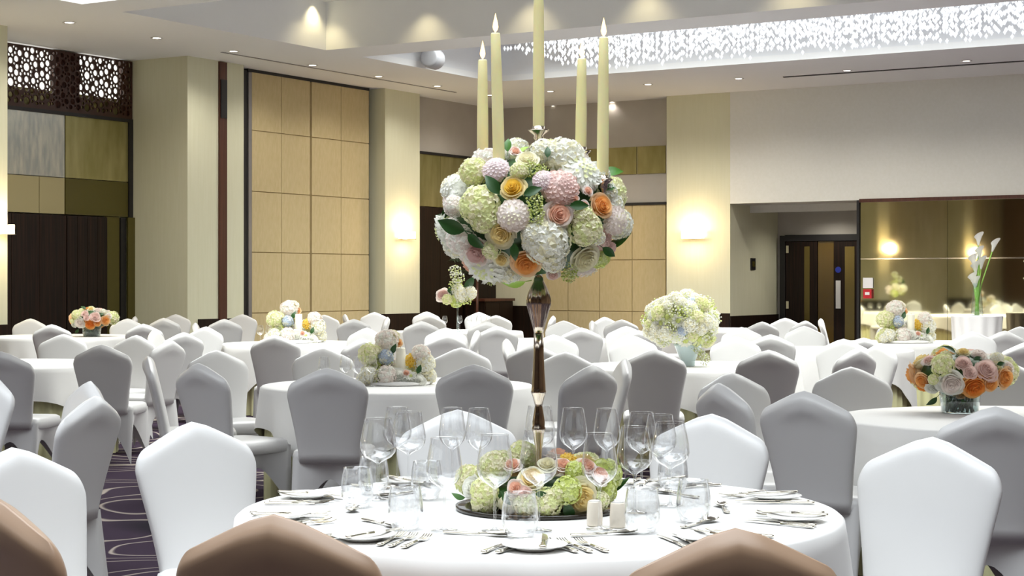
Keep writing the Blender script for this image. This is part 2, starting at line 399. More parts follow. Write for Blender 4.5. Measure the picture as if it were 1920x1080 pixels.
z0, z1 = zu(1180, 327, U_BAY), zu(1180, 276, U_BAY); ve = [v_at(x, U_BAY) for x in (1060, 1140, 1195, 1249.5)]
for a, b in zip(ve[:-1], ve[1:]): box('pane', 'panel_tan' if 0 else 'olive_glass', (U_BAY-.02, U_BAY, b+.01, a-.01, z0, z1), iw)
# soffit, door recess and mirror
zs = zu(1400, 381, U_R)
vM = v_at(1608, U_R)
struct('wall_back', 'wall_pale', (U_R, 31.3, V0, vPR0-.001, zs, CEIL))
struct('wall_back_lintel', 'wall_pale', (U_R+.9, U_R+1.1, vM, vPR0-.001, zu(1440, 398, U_R+.9), zs))
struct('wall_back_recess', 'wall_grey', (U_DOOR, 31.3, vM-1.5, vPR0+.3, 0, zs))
struct('baseboard_recess', 'dark_wood', (U_R+.001, U_DOOR, vPR0-.02, vPR0-.001, 0, zu(1400, 592, U_R+.5)))
struct('wall_back_mirror_backing', 'wall_grey', (U_R+.03, 31.3, V0, vM-.001, 0, zs-.001))
mr = thing('wall_mirror', 'bronze tinted mirror wall of large panes beside the door recess', 'mirror', (U_R, vM-3, 0))
vm = [vM-.05, v_at(1777, U_R), v_at(1960, U_R), v_at(2200, U_R)]; zj = zu(1700, 485, U_R)
box('frame', 'black_metal', (U_R-.05, U_R+.02, vM-.045, vM, 0, zs), mr)
box('top_frame', 'brown_wood', (U_R-.05, U_R+.02, vm[-1], vM-.045, zs-.04, zs+.02), mr)
for a, b in zip(vm[:-1], vm[1:]):
    box('pane', 'mirror', (U_R-.01, U_R+.02, b+.003, a-.003, .05, zj-.012), mr)
    box('pane', 'mirror', (U_R-.01, U_R+.02, b+.003, a-.003, zj+.012, zs-.04), mr)
    box('bevel_strip', 'bevel', (U_R-.012, U_R+.02, b+.003, a-.003, zj-.011, zj+.011), mr)
# double door
def vD(px): return v_at(px, U_DOOR-.05)
def zD(py, px=1530): return zu(px, py, U_DOOR-.05)
dr = thing('door_1', None, None, (U_DOOR-.05, vD(1540), 0)); dr['kind'] = 'structure'; dr['label'] = 'dark wooden double door with glass strips and amber-painted corridor light in the right recess'
zt = zD(440)
def dbox(n, m_, x0, x1, y0, y1, t0=.0, t1=.05, par=dr): return box(n, m_, (U_DOOR-.05-t1, U_DOOR-.05-t0, vD(x1), vD(x0), zD(y1) if y1 < 640 else .01, zD(y0)), par)
dbox('frame_post', 'black_metal', 1464, 1474, 441, 900, -.04, .06)
box('frame_head', 'black_metal', (U_DOOR-.12, U_DOOR, vM-.8, vD(1474), zD(452), zt), dr)
lf = dbox('door_leaf', 'dark_wood', 1475, 1534, 452.5, 900)
ag = dbox('corridor_gap', 'corridor_glow', 1535, 1564.5, 452.5, 900, 0, .03)
rf = dbox('door_leaf', 'dark_wood', 1565, 1640, 452.5, 900)
def sub(n, m_, x0, x1, y0, y1, t, par):
    o = box(n, m_, (U_DOOR-.1-t, U_DOOR-.1, vD(x1), vD(x0), zD(y1), zD(y0))); o.parent = par; o.location = o.location - par.location - par.parent.location; return o
sub('vision_strip', 'vision_glass', 1510, 1520, 462, 602, .004, lf)
for y in (467, 572): sub('hinge', 'silver', 1476, 1481, y-7, y+7, .012, lf)
sub('vision_strip', 'vision_glass', 1586, 1604, 463, 636, .004, rf)
sub('push_plate', 'white_trim', 1569, 1578, 526, 578, .006, rf)
s_ = MB().lathe([(.058, 0), (.058, .006)], 20).build('sign', 'blue_sign', rf)
s_.rotation_euler = (0, -PI/2, 0); s_.location = Vector((U_DOOR-.1, vD(1573.5), zD(506))) - rf.location - dr.location
wp = thing('wall_plate', 'small dark square control plate on the recess side wall', 'switch', (u_at(1411, vPR0-.001), vPR0-.001, zv(1411, 506, vPR0)))
q = MB().box(-.10, .10, -.02, 0, 0, .22).build('plate', 'black_metal', wp); MB().box(-.06, .06, -.026, -.02, .06, .16).build('display', 'olive_dark', wp)
fc = thing('fire_call_point', 'red fire call point under a white notice on the mirror', 'alarm', tuple(P(1628, 553, ray_u(1628, U_R-.02))))
MB().box(-.022, .0, -.09, .09, .12, .30).build('notice', 'white_trim', fc)
MB().box(-.05, .0, -.075, .075, -.06, .10).build('case', 'red_plastic', fc); MB().box(-.054, -.05, -.04, .04, 0, .05).build('glass_front', 'white_trim', fc)

# ------------------------------------------------------------------ lights with bodies
def sconce(px, py, plane, val, label, name='wall_light'):
    if plane == 'u':
        Y = ray_u(px, val); p = P(px, py, Y); rz = PI/2
    else:
        Y = ray_v(px, val); p = P(px, py, Y); rz = 0
    return sconce_at(p, plane, label)
def sconce_at(p, plane, label):
    t = thing('wall_light', label, 'wall light', (p.x, p.y, p.z-.065), -PI/2 if plane == 'u' else 0, 'glass wall lights')
    MB().box(-.10, .10, -.03, 0, .02, .11).build('back_plate', 'silver', t)
    MB().box(-.22, .22, -.055, -.04, 0, .02).box(-.22, .22, -.15, -.045, -.006, 0).build('bracket', 'silver', t)
    c = MB()
    for k in range(8): c.box(-.21+k*.0525, -.21+k*.0525+.046, -.14, -.06, .005, .125+.008*math.sin(k*2.1))
    c.build('glass_block', 'sconce_glass', t)
    light('sconce_glow', 'POINT', p + (Vector((-.24, 0, .02)) if plane == 'u' else Vector((0, -.24, .02))), 30, (1, .76, .46), shadow_soft_size=.1)
sconce(1303, 441, 'u', U_R, 'lit glass wall light on the beige pillar right of the flower ball')
sconce(755, 441, 'v', V_P, 'lit glass wall light on the pillar left of the tall centrepiece')
sconce(-8, 430, 'v', V_P, 'lit glass wall light at the left edge of the picture')
sconce_at(Vector((6.0, V_P, 2.45)), 'v', 'lit glass wall light on the left wall behind the draped bay')
sconce_at(Vector((-3.1, V_P, 2.45)), 'v', 'lit glass wall light on the rear left pillar')

def downlight(p, label, pw=120):
    t = thing('ceiling_downlight', label, 'downlight', (p.x, p.y, CEIL), 0, 'recessed ceiling downlights')
    MB().lathe([(.055, -.001), (.085, -.012), (.09, -.002), (.055, .0)], 18, cap0=False, cap1=False).build('trim_ring', 'white_trim', t, True)
    MB().lathe([(.056, -.004), (.02, -.010)], 16).build('lens', 'lamp_lens', t, True)
    l = light('downlight_beam', 'SPOT', (p.x, p.y, CEIL-.03), pw, (1, .95, .86), spot_size=2.5, spot_blend=.8, shadow_soft_size=.05)
rowL = [(130, 42), (294, 71), (438, 96), (586, 122), (710, 143), (820, 161), (918, 178)]
for k, (x, y) in enumerate(rowL): downlight(on_z(x, y, CEIL), 'recessed ceiling downlight, %s from the left in the row by the left wall' % ORD[k], 62)
for k, (x, y) in enumerate([(1032, 171), (1215, 158), (1385, 147), (1588, 132), (1812, 114)]):
    downlight(on_z(x, y, CEIL), 'recessed ceiling downlight, %s from the left in the row by the back wall' % ORD[k])
for k, (x, y) in enumerate([(1039, 198), (1149, 191)]):
    downlight(on_z(x, y, CEIL), 'recessed ceiling downlight in the far corner, %s one' % ('left', 'right')[k])
pr_ = Vector((U_R+1.5, (vM+vPR0)/2, zs))
t = thing('recess_downlight', 'small downlight in the ceiling of the door recess', 'downlight', pr_)
MB().lathe([(.055, -.001), (.085, -.012), (.09, -.002), (.055, .0)], 18, cap0=False, cap1=False).build('trim_ring', 'white_trim', t, True)
MB().lathe([(.056, -.004), (.02, -.010)], 16).build('lens', 'lamp_lens', t, True)
light('recess_beam', 'SPOT', pr_-Vector((0, 0, .03)), 45, (1, .95, .84), spot_size=2.6, spot_blend=.8, shadow_soft_size=.05)
# grazing spots inside the plain coffer
a, b, _ = COFFERS[1]
for x in (622, 802, 1000, 1215, 1490):
    light('coffer_spot', 'SPOT', (b-.32, v_at(x, b), CO_TOP-.02), 24, (1, .85, .48), spot_size=1.7, spot_blend=1, shadow_soft_size=.03)
light('coffer_spot', 'SPOT', (u_at(560, COF_V1), COF_V1-.32, CO_TOP-.02), 10, (1, .85, .48), spot_size=1.7, spot_blend=1, shadow_soft_size=.03)

# crystal chandelier fields
def crystals(ci, dens, label):
    a, b, _ = COFFERS[ci]
    t = thing('crystal_chandelier', label, 'chandelier', ((a+b)/2, (COF_V0+COF_V1)/2, CO_TOP-.06))
    z0 = CO_TOP-.06
    bm = MB(); wm = MB(); random.seed(ci)
    nx, ny = int((b-a-.5)/dens), int((COF_V1-COF_V0-.5)/dens)
    for i in range(nx):
        for j in range(ny):
            x = -(b-a)/2+.3+i*dens + random.uniform(-.03, .03); y = -(COF_V1-COF_V0)/2+.3+j*dens + random.uniform(-.03, .03)
            if y > (COF_V1-COF_V0)/2-2.1: continue
            L_ = z0-CEIL - .05 - random.uniform(-.03, .10)
            if L_ < .1: continue
            wm.add([(x-.002, y, 0), (x+.002, y, 0), (x, y+.003, -L_)], [(0, 1, 2)])
            for q, r in ((L_, .026), (L_-.13, .02), (L_-.26, .02)):
                if q < .05: continue
                z = -q
                bm.add([(x+r, y, z), (x, y+r, z), (x-r, y, z), (x, y-r, z), (x, y, z+r*1.6), (x, y, z-r*1.6)],
                       [(0, 1, 4), (1, 2, 4), (2, 3, 4), (3, 0, 4), (1, 0, 5), (2, 1, 5), (3, 2, 5), (0, 3, 5)])
    bm.build('crystal_beads', 'crystal', t)['kind'] = 'stuff'
    wm.build('hanging_wires', 'wire', t)['kind'] = 'stuff'
    MB().box(-(b-a)/2+.2, -(b-a)/2+.26, -(COF_V1-COF_V0)/2+.2, (COF_V1-COF_V0)/2-.2, .0, .02).box((b-a)/2-.26, (b-a)/2-.2, -(COF_V1-COF_V0)/2+.2, (COF_V1-COF_V0)/2-.2, .0, .02).build('mounting_frame', 'white_trim', t)
crystals(0, .17, 'long field of hanging lit crystals in the far ceiling coffer')
# speaker in the far coffer
p = P(812, 110, ray_v(812, COF_V1-.22))
sp = thing('ceiling_speaker', 'grey speaker on the white wall of the crystal coffer', 'speaker', tuple(p), yaw(200))
MB().lathe([(.06, -.16), (.15, -.14), (.17, -.08), (.17, .10), (.14, .16), (.05, .18)], 20).build('body', 'speaker', sp, True).rotation_euler = (PI/2, 0, 0)
MB().lathe([(.15, .0), (.15, .02), (.12, .03)], 20).build('grille', 'speaker', sp, True).location = (0, .16, 0); sp.children[1].rotation_euler = (-PI/2, 0, 0)
MB().tube([(0, 0, .1), (0, -.1, .3), (0, -.1, CO_TOP-p.z)], .02).build('bracket', 'grey_metal', sp, True)

# ------------------------------------------------------------------ chairs
CT = .95; YB = -.325
def chair_meshes():
    N = 48
    def ring(hw, t_f, t_b, sfun):
        out = []
        for j in range(N):
            a = 2*PI*j/N; c, s = math.cos(a), math.sin(a)
            x = hw*math.copysign(abs(c)**.62, c); y = (t_f if s > 0 else t_b)*math.copysign(abs(s)**.75, s)
            out.append(sfun(x, y))
        return out
    z0 = .40
    def ztop(x): return CT - .100*((x*x+.0012)**.5-.0346)/.2
    def hw(z):
        k = [(.40, .176), (.5, .186), (.6, .199), (.7, .215), (.78, .228), (.84, .236), (.9, .238), (1, .238)]
        for (a, b), (c, d) in zip(k[:-1], k[1:]):
            if a <= z <= c: return b+(d-b)*(z-a)/(c-a)
        return k[-1][1]
    def yc(z): return -.19 - .12*((z-.42)/.53)**1.15 if z > .42 else -.19
    R = []
    ss = [0, .1, .2, .3, .4, .5, .6, .68, .73, .77, .80, .83, .855, .88, .91, .935, .955, .972, .985, .994, 1.0]
    for s in ss:
        zc = z0+s*(.90-z0); d = (1-s)*.50
        r = .085; h_ = hw(zc) - (r - math.sqrt(max(0, r*r-(r-d)**2)) if d < r else 0)*.5
        rt = .045; tf = 1 - (1-math.sqrt(max(0, 1-(1-d/rt)**2)) if d < rt else 0)*.93
        rb = .04; tb = 1 - (.80*(1-d/rb)**2 if d < rb else 0)
        def f(x, y, s=s):
            z = z0 + s*(ztop(x)-z0); dd = (1-s)*.5; bump = -.011*math.exp(-((dd-.075)/.032)**2 - (x/.085)**2) if y < 0 else 0
            return (x, yc(z)+y+bump, z)
        R.append(ring(h_, .036*tf, .040*tf*tb, f))
    b = MB().rings(R, True, True)
    me_back = b.mesh('backrest', 'cover')
    # seat
    def sq(hx, hy, z, cy=.03, e=.28):
        return [(hx*math.copysign(abs(math.cos(2*PI*j/N))**e, math.cos(2*PI*j/N)), cy+hy*math.copysign(abs(math.sin(2*PI*j/N))**e, math.sin(2*PI*j/N)), z) for j in range(N)]
    s = MB().rings([sq(.205, .215, .385), sq(.222, .232, .395), sq(.226, .236, .43), sq(.220, .230, .458), sq(.20, .21, .470), sq(.12, .13, .476), sq(.02, .02, .478)], True, True)
    me_seat = s.mesh('seat', 'cover')
    # stretched skirt reaching the four feet, hem arched between them
    R = []
    K = 7; M_ = 48
    def per(t):
        q = int(t*4) % 4; f = t*4-int(t*4); cs = [(-1, -1), (1, -1), (1, 1), (-1, 1)]
        a, b = cs[q], cs[(q+1) % 4]; return a[0]+(b[0]-a[0])*f, a[1]+(b[1]-a[1])*f, f
    for k in range(K+1):
        t = k/K; row = []
        for j in range(M_):
            x, y, f = per(j/M_); mid = math.sin(PI*f)
            hem = .30*mid**.8
            z = .43*(1-t) + hem*t
            zz = 1-z/.43
            ex = .214 + .015*zz - .055*mid*t - .01*t; ey = .224 + (.055 if y < 0 else .015)*zz - .05*mid*t
            cy = .03
            row.append((x*ex, cy+y*ey, max(z, .002)))
        R.append(row)
    me_sk = MB().rings(R).mesh('skirt', 'cover')
    return me_back, me_seat, me_sk
BACK, SEAT, SKIRT = chair_meshes()
def dupmat(me, m_):
    c = me.copy(); c.materials.clear(); c.materials.append(MATS[m_]); return c
SHADED = [dupmat(x, 'cover_shaded') for x in (BACK, SEAT, SKIRT)]
CH = []     # (px, py, phi, table, shaded cover)
def C(t, *rows):
    for r in rows: CH.append((t,)+r)
TABLES = dict(
 T1=('tall candelabra table', None), T2=('nearer pillar-candle table', None), T5=('farther pillar-candle table', None), T9=('right pillar-candle table', None),
 T7=('white flower ball table', None), T8=('big orange rose table', None), T4=('far left orange rose table', None), T3=('bare left table', None),
 T17=('left foreground group', None), T10=('bare table near the door', None), T12=('bare table behind the candelabra stem', None), T13=('glass stand flower table', None), T14=('table under the right wall light', None))
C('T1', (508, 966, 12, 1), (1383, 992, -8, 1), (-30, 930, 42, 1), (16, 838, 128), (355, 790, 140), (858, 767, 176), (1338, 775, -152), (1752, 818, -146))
C('T2', (612, 690, 2), (888, 683, 3), (1115, 684, -42), (1178, 672, -97), (1062, 659, -164), (866, 651, 186), (606, 651, 172), (403, 656, 148), (272, 668, 78), (368, 681, 38))
C('T3', (0, 659, 8), (189, 646, 3), (322, 637, -62), (258, 628, -158), (120, 626, 178))
C('T17', (-8, 703, -140), (176, 714, -126), (186, 742, -71))
C('T4', (58, 597, 182), (96, 608, 2), (240, 597, 182), (256, 593, -95), (268, 607, 8))
C('T5', (285, 617, 98), (346, 623, -38), (388, 612, -160), (420, 598, 2), (330, 589, 178), (306, 596, 10), (455, 589, 182), (515, 628, 1), (608, 590, 176), (644, 589, 80), (663, 598, 2), (690, 614, -150), (682, 634, -50), (363, 605, 84))
C('T13', (702, 585, 178), (729, 594, -88), (800, 584, 182), (806, 591, 4), (790, 602, -2), (838, 625, -28), (836, 614, 176), (898, 585, 180), (930, 591, 3), (912, 603, -4), (932, 611, 2), (899, 619, -86))
C('T12', (945, 635, 98), (1000, 646, 14), (1037, 627, 170), (1090, 614, 2), (1057, 601, 182), (1040, 592, -80), (1107, 601, 100))
C('T7', (1228, 655, 3), (1442, 656, -4), (1185, 629, 168), (1378, 630, 180))
C('T14', (1132, 594, 150), (1166, 599, -5), (1174, 611, 182), (1197, 619, 12), (1205, 597, 95), (1390, 613, 178), (1430, 603, -12), (1445, 627, 8))
C('T10', (1472, 596, 184), (1512, 601, -32), (1536, 597, 100), (1507, 611, 180))
C('T9', (1582, 635, 192), (1620, 633, 2), (1612, 652, -38), (1655, 643, -118), (1822, 621, 178), (1885, 620, -6), (1912, 612, 182), (1930, 640, 8), (1676, 604, 176))
C('T8', (1594, 687, 178), (1366, 697, 152), (1342, 718, 63), (1505, 733, 34), (1868, 762, 4), (1890, 680, 186))
cnt = {}
names = {}
def pose(phi):
    p = (phi+180) % 360-180
    return 'back-turned' if abs(p) < 72 else ('side-on' if abs(p) < 108 else 'front-facing')
groups = {}
for c in CH: groups.setdefault((c[0], pose(c[3])), []).append(c)
chair_objs = []
for t, px, py, phi, *rest in CH:
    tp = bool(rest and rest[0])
    Y = F*(H-CT)/(py-HZ)
    X = (px-960)/F*Y
    rz = yaw(phi); top = W(X, Y)
    off = Matrix.Rotation(rz, 3, 'Z') @ Vector((0, YB, 0))
    loc = top - off; loc.z = 0
    g = sorted(groups[(t, pose(phi))], key=lambda c: c[1]); i = [c[1] for c in g].index(px)
    place = ORD[i]+' from left' if len(g) > 1 else 'the only one'
    lab = '%s %s covered chair, %s at the %s' % (pose(phi), 'shade-coloured' if tp else 'white', place, TABLES[t][0])
    o = thing('banquet_chair', lab, 'chair', loc, rz, 'covered chairs at the '+TABLES[t][0])
    B_, S2, K_ = SHADED if tp else (BACK, SEAT, SKIRT)
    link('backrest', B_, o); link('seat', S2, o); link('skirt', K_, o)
    chair_objs.append((px, py, o))

# ------------------------------------------------------------------ tables
TR, TZ = .90, .75
def cloth_mesh(R, a, rot, seed):
    random.seed(seed); M_ = 128; rings = []
    ph = [random.uniform(0, 6.28) for _ in range(4)]
    prof = [(.02, 0), (.5*R, 0), (R-.03, 0), (R-.008, -.002), (R+.004, -.012)]
    for r, dz in prof: rings.append([(r*math.cos(2*PI*j/M_), r*math.sin(2*PI*j/M_), TZ+.005+dz) for j in range(M_)])
    K = 8
    for k in range(1, K+1):
        row = []
        for j in range(M_):
            th = 2*PI*j/M_; q = th-rot
            drop = min(.66, a/max(abs(math.cos(q)), abs(math.sin(q))) - R)
            t = k/K; d = .012 + (drop-.012)*t
            amp = .016*t*min(1, drop/.4)
            rr = R+.006+.02*t + amp*(math.sin(9*th+ph[0])+.7*math.sin(14*th+ph[1])+.5*math.sin(23*th+ph[2]))
            row.append((rr*math.cos(th), rr*math.sin(th), TZ+.005-d))
        rings.append(row)
    return MB().rings(rings, True, False).mesh('tablecloth', 'linen')
TOP = MB().lathe([(TR-.005, TZ-.03), (TR, TZ-.025), (TR, TZ-.004), (TR-.01, TZ)], 48).mesh('tabletop', 'dark_wood')
R_ = []
for z, k in ((TZ-.03, .2), (.5, .7), (.25, 1), (.005, 1.1)):
    R_.append([((TR-.035+.016*k*math.sin(54*2*PI*j/324))*math.cos(2*PI*j/324), (TR-.035+.016*k*math.sin(54*2*PI*j/324))*math.sin(2*PI*j/324), z) for j in range(324)])
UND = MB().rings(R_).mesh('pleated_skirt', 'pleat')
LEG = MB().lathe([(.02, 0), (.02, TZ-.03)], 8).mesh('leg', 'grey_metal')
TLOC = {}
def table(key, px, Y, rot, lab):
    p = W((px-960)/F*Y, Y); TLOC[key] = p
    o = thing('banquet_table', 'round table with pleated green skirt under the cloth, '+lab, 'table', p, 0, 'round banquet tables')
    link('tabletop', TOP, o); link('pleated_skirt', UND, o)
    for k in range(4): link('leg', LEG, o, (.55*math.cos(PI/4+k*PI/2), .55*math.sin(PI/4+k*PI/2), 0))
    c = link('tablecloth', cloth_mesh(TR, 1.16 if key != 'T1' else 1.2, rot, len(TLOC)), None, p)
    tag(c, 'white tablecloth draped over the '+lab, 'tablecloth', 'white tablecloths')
table('T1', 1010, 5.13, .3, 'tall candelabra table in front')
table('T2', 745, 11.35, .93, 'nearer pillar candle table')
table('T3', 20, 14.3, 1.0, 'table at the left edge')
table('T4', 115, 21.5, .2, 'far left table with an orange bouquet')
table('T5', 566, 19.0, .6, 'farther pillar candle table')
table('T7', 1290, 13.9, .2, 'table with the white flower ball')
table('T8', 1910, 8.55, .3, 'right table with the big orange bouquet')
table('T9', 1715, 19.2, .7, 'right table with the pillar candle')
table('T10', 1543, 17.3, .9, 'bare table between flower ball and door')
table('T12', 1036, 20.0, .4, 'bare table behind the candelabra stem')
table('T13', 858, 23.6, .4, 'far table with flowers on glass stand')
table('T14', 1345, 24.6, .4, 'farthest table below the right wall light')

# ------------------------------------------------------------------ flowers
def patch(mb, fn, nu, nv):
    vs = [fn(i/nu, j/nv) for i in range(nu+1) for j in range(nv+1)]
    mb.add(vs, [(i*(nv+1)+j, (i+1)*(nv+1)+j, (i+1)*(nv+1)+j+1, i*(nv+1)+j+1) for i in range(nu) for j in range(nv)])
def rose(cin, cout, name='rose', seed=1, n=20, ruf=.04):
    random.seed(seed); mb = MB()
    for i in range(n):
        t = i/(n-1); az = i*2.4; r0 = .07+.80*t**.95; zt_ = .48-.52*t**1.7; wid = 1.5-.6*t
        k1, k2 = random.uniform(0, 6), random.uniform(.85, 1.15)
        mb.cur = 0 if t < .62 else 1
        def fn(a, b):
            th = az + (a-.5)*2*wid; q = 2*a-1; e = 1-.30*q**4
            rr = r0*(.55+.45*math.sin(min(1, b*1.3)*PI/2))*(1-.10*q*q) + (.05+.13*t)*(max(0, b-.7)/.3)**1.5*k2 + ruf*b*t*math.sin(a*7+k1)
            z = -.35 + (zt_+.42)*b*e - .12*t*(max(0, b-.8)/.2)**2
            return (rr*math.cos(th), rr*math.sin(th), z)
        patch(mb, fn, 6, 5)
    mb.cur = 0; mb.lathe([(.05+.62*q/6, .48-.52*(q/6)**1.7-.17) for q in range(6, -1, -1)], 12); mb.lathe([(.05, .2), (.055, .46), (.01, .5)], 7)
    mb.cur = 1; mb.lathe([(.05, -.75), (.35, -.55), (.45, -.35)], 10)
    return mb.mesh(name, ['fl_'+cin, 'fl_'+cout])
def sphere_dirs(n, zmin=-.6):
    out = []
    for i in range(n):
        z = 1-(1-zmin)*(i+.5)/n; r = math.sqrt(max(0, 1-z*z)); out.append((Vector((r*math.cos(i*2.39996), r*math.sin(i*2.39996), z))))
    return out
def frame(d, spin):
    a = d.orthogonal().normalized(); b = d.cross(a); c, s = math.cos(spin), math.sin(spin)
    return a*c+b*s, b*c-a*s
def hydrangea(c1, c2, seed=1, n=105):
    random.seed(seed); mb = MB()
    for d in sphere_dirs(n):
        a, b = frame(d, random.uniform(0, 6.3)); mb.cur = random.random() < .35
        p = d*random.uniform(.80, .98); s = .20*random.uniform(.85, 1.1)
        for k in range(4):
            th = k*PI/2; u = a*math.cos(th)+b*math.sin(th); v = b*math.cos(th)-a*math.sin(th)
            mb.add([p-d*.05, p+u*s*.55-v*s*.5+d*.03, p+u*s*1.05+d*.0, p+u*s*.55+v*s*.5+d*.05], [(0, 1, 2), (0, 2, 3)])
    mb.cur = 1; mb.lathe([(.15, -.66), (.5, -.55), (.74, 0), (.52, .52), (.15, .72)], 10)
    return mb.mesh('hydrangea', ['fl_'+c1, 'fl_'+c2], False)
def dahlia(c1, c2, seed=1, n=95, flat=1.0, ln=.42):
    random.seed(seed); mb = MB()
    for i, d in enumerate(sphere_dirs(n, -.25)):
        mb.cur = 0 if d.z > .82 else 1
        a = Vector((d.x, d.y, 0)); a = (a.normalized() if a.length > .01 else Vector((1, 0, 0)))
        out = (a*.75+d*.5).normalized() if d.z < .9 else d
        u = (out - d*out.dot(d)); u = u.normalized() if u.length > .05 else d.orthogonal().normalized()
        v = d.cross(u); L_ = ln*(.35+.75*(1-max(0, d.z)**1.5)); s = .11+.09*(1-max(d.z, 0))
        p = d*.72; tip = p+u*L_*.8+d*L_*.55
        mb.add([p, p+(tip-p)*.55+v*s+d*.05, tip, p+(tip-p)*.55-v*s+d*.05, p+(tip-p)*.6-d*.02], [(0, 4, 1), (1, 4, 2), (2, 4, 3), (3, 4, 0)])
    mb.cur = 1; mb.lathe([(.2, -.5), (.6, -.3), (.74, 0), (.6, .45), (.25, .68), (.03, .74)], 12)
    me = mb.mesh('dahlia', ['fl_'+c1, 'fl_'+c2], False)
    for v in me.vertices: v.co.z *= flat
    return me
def buds(c1, c2, seed=1, n=46):
    random.seed(seed); mb = MB()
    for d in sphere_dirs(n):
        mb.cur = random.random() < .4; p = d*random.uniform(.55, 1); r = random.uniform(.10, .17)
        mb.add([p+Vector(q)*r for q in ((1, 0, 0), (0, 1, 0), (-1, 0, 0), (0, -1, 0), (0, 0, 1), (0, 0, -1))], [(0, 1, 4), (1, 2, 4), (2, 3, 4), (3, 0, 4), (1, 0, 5), (2, 1, 5), (3, 2, 5), (0, 3, 5)])
    for d in sphere_dirs(9): mb.tube([(0, 0, -.6), d*.8], .03, 4)
    return mb.mesh('bud_cluster', ['fl_'+c1, 'fl_'+c2])
def leafm(m_, name='leaf'):
    mb = MB()
    def fn(a, b):
        wv = .52*math.sin(PI*min(1, a**.8))*(1-.15*a); x = (b-.5)*2*wv
        return (x, a*2-.4, .22*abs(x)+.25*math.sin(a*2.2)-.25*a*a)
    patch(mb, fn, 8, 4); mb.tube([(0, -.9, -.1), (0, -.4, 0)], .04, 5)
    return mb.mesh(name, m_)
def daisy(cp, cc, n=16):
    mb = MB(); mb.cur = 1
    for k in range(n):
        th = 2*PI*k/n; u = Vector((math.cos(th), math.sin(th), 0)); v = Vector((-u.y, u.x, 0)); zz = .12*(k % 2)
        mb.add([u*.2+Vector((0, 0, .1)), u*.65+v*.17+Vector((0, 0, .16+zz)), u*1.0+Vector((0, 0, .08+zz)), u*.65-v*.17+Vector((0, 0, .16+zz))], [(0, 1, 2), (0, 2, 3)])
    mb.cur = 0; mb.lathe([(.3, 0), (.34, .12), (.25, .22), (.05, .27)], 12); mb.cur = 1; mb.lathe([(.05, -.4), (.3, 0)], 8)
    return mb.mesh('daisy', ['fl_'+cc, 'fl_'+cp])
FL = {
 'hw': hydrangea('white', 'cream', 1), 'hc': hydrangea('cream', 'palegreen', 2), 'hg': hydrangea('palegreen', 'cream', 3), 'hgg': hydrangea('green_fl', 'palegreen', 4), 'hp': hydrangea('blush', 'white', 5), 'hb': hydrangea('blue_fl', 'white', 6), 'hl': hydrangea('lilac', 'blush', 7),
 'rp': rose('pink', 'blush', 'rose', 1), 'rpe': rose('coralp', 'blush', 'rose', 2), 'ro': rose('orange', 'peach', 'rose', 3), 'rod': rose('deep', 'orange', 'rose', 4), 'ry': rose('yellow', 'butter', 'rose', 5), 'rc': rose('cream', 'cream', 'rose', 6), 'rw': rose('blush', 'white', 'rose', 7, 22, .08), 'pw': rose('white', 'white', 'peony', 8, 26, .12), 'pp': rose('dusty', 'blush', 'peony', 9, 26, .12), 'rcy': rose('butter', 'cream', 'rose', 10), 'rpk': rose('pink', 'pink', 'rose', 11),
 'dp': dahlia('cream', 'blush', 1), 'dd': dahlia('dusty', 'pink', 2, 120), 'dw': dahlia('palegreen', 'white', 3, 95, .75, .6), 'dwl': dahlia('cream', 'white', 5, 95, .9), 'dl': dahlia('blush', 'lilac', 4, 110),
 'b': buds('green_fl', 'palegreen', 1), 'bw': buds('white', 'palegreen', 2),
 'ld': leafm('leaf_dark'), 'lm': leafm('leaf_mid'), 'll': leafm('leaf_light'), 'da': daisy('white', 'green_fl'), 'dg': daisy('palegreen', 'green_fl'), 'yw': dahlia('gold', 'yellow', 6, 60, .9)}
PN = {'h': 'hydrangea', 'r': 'rose', 'p': 'peony', 'd': 'dahlia', 'b': 'bud_cluster', 'l': 'leaf', 'y': 'chrysanthemum'}
CAMR = Matrix.Rotation(yaw(0), 3, 'Z')        # camera-aligned basis: x right, y away, z up
def place_flower(par, ptype, pos, nrm, size, spin=None):
    """pos, nrm in the arrangement's own frame"""
    n = Vector(nrm).normalized()
    if ptype[0] == 'l':                       # leaf: lies along the surface, tip outwards
        t = Vector((n.x*.3, 0, n.z*.3)) + Vector((math.cos(spin or 0), 0, math.sin(spin or 0)))
        t = (t - n*t.dot(n)*.7).normalized(); x = t.cross(n).normalized(); z = x.cross(t)
        M_ = Matrix((x, t, z)).transposed()
    else:
        M_ = n.to_track_quat('Z', 'Y').to_matrix() @ Matrix.Rotation(spin if spin is not None else random.uniform(0, 6.28), 3, 'Z')
    nm = 'daisy' if ptype in ('da', 'dg') else PN[ptype[0]]
    o = link(nm, FL[ptype], par, pos, M_.to_euler(), size)
    return o
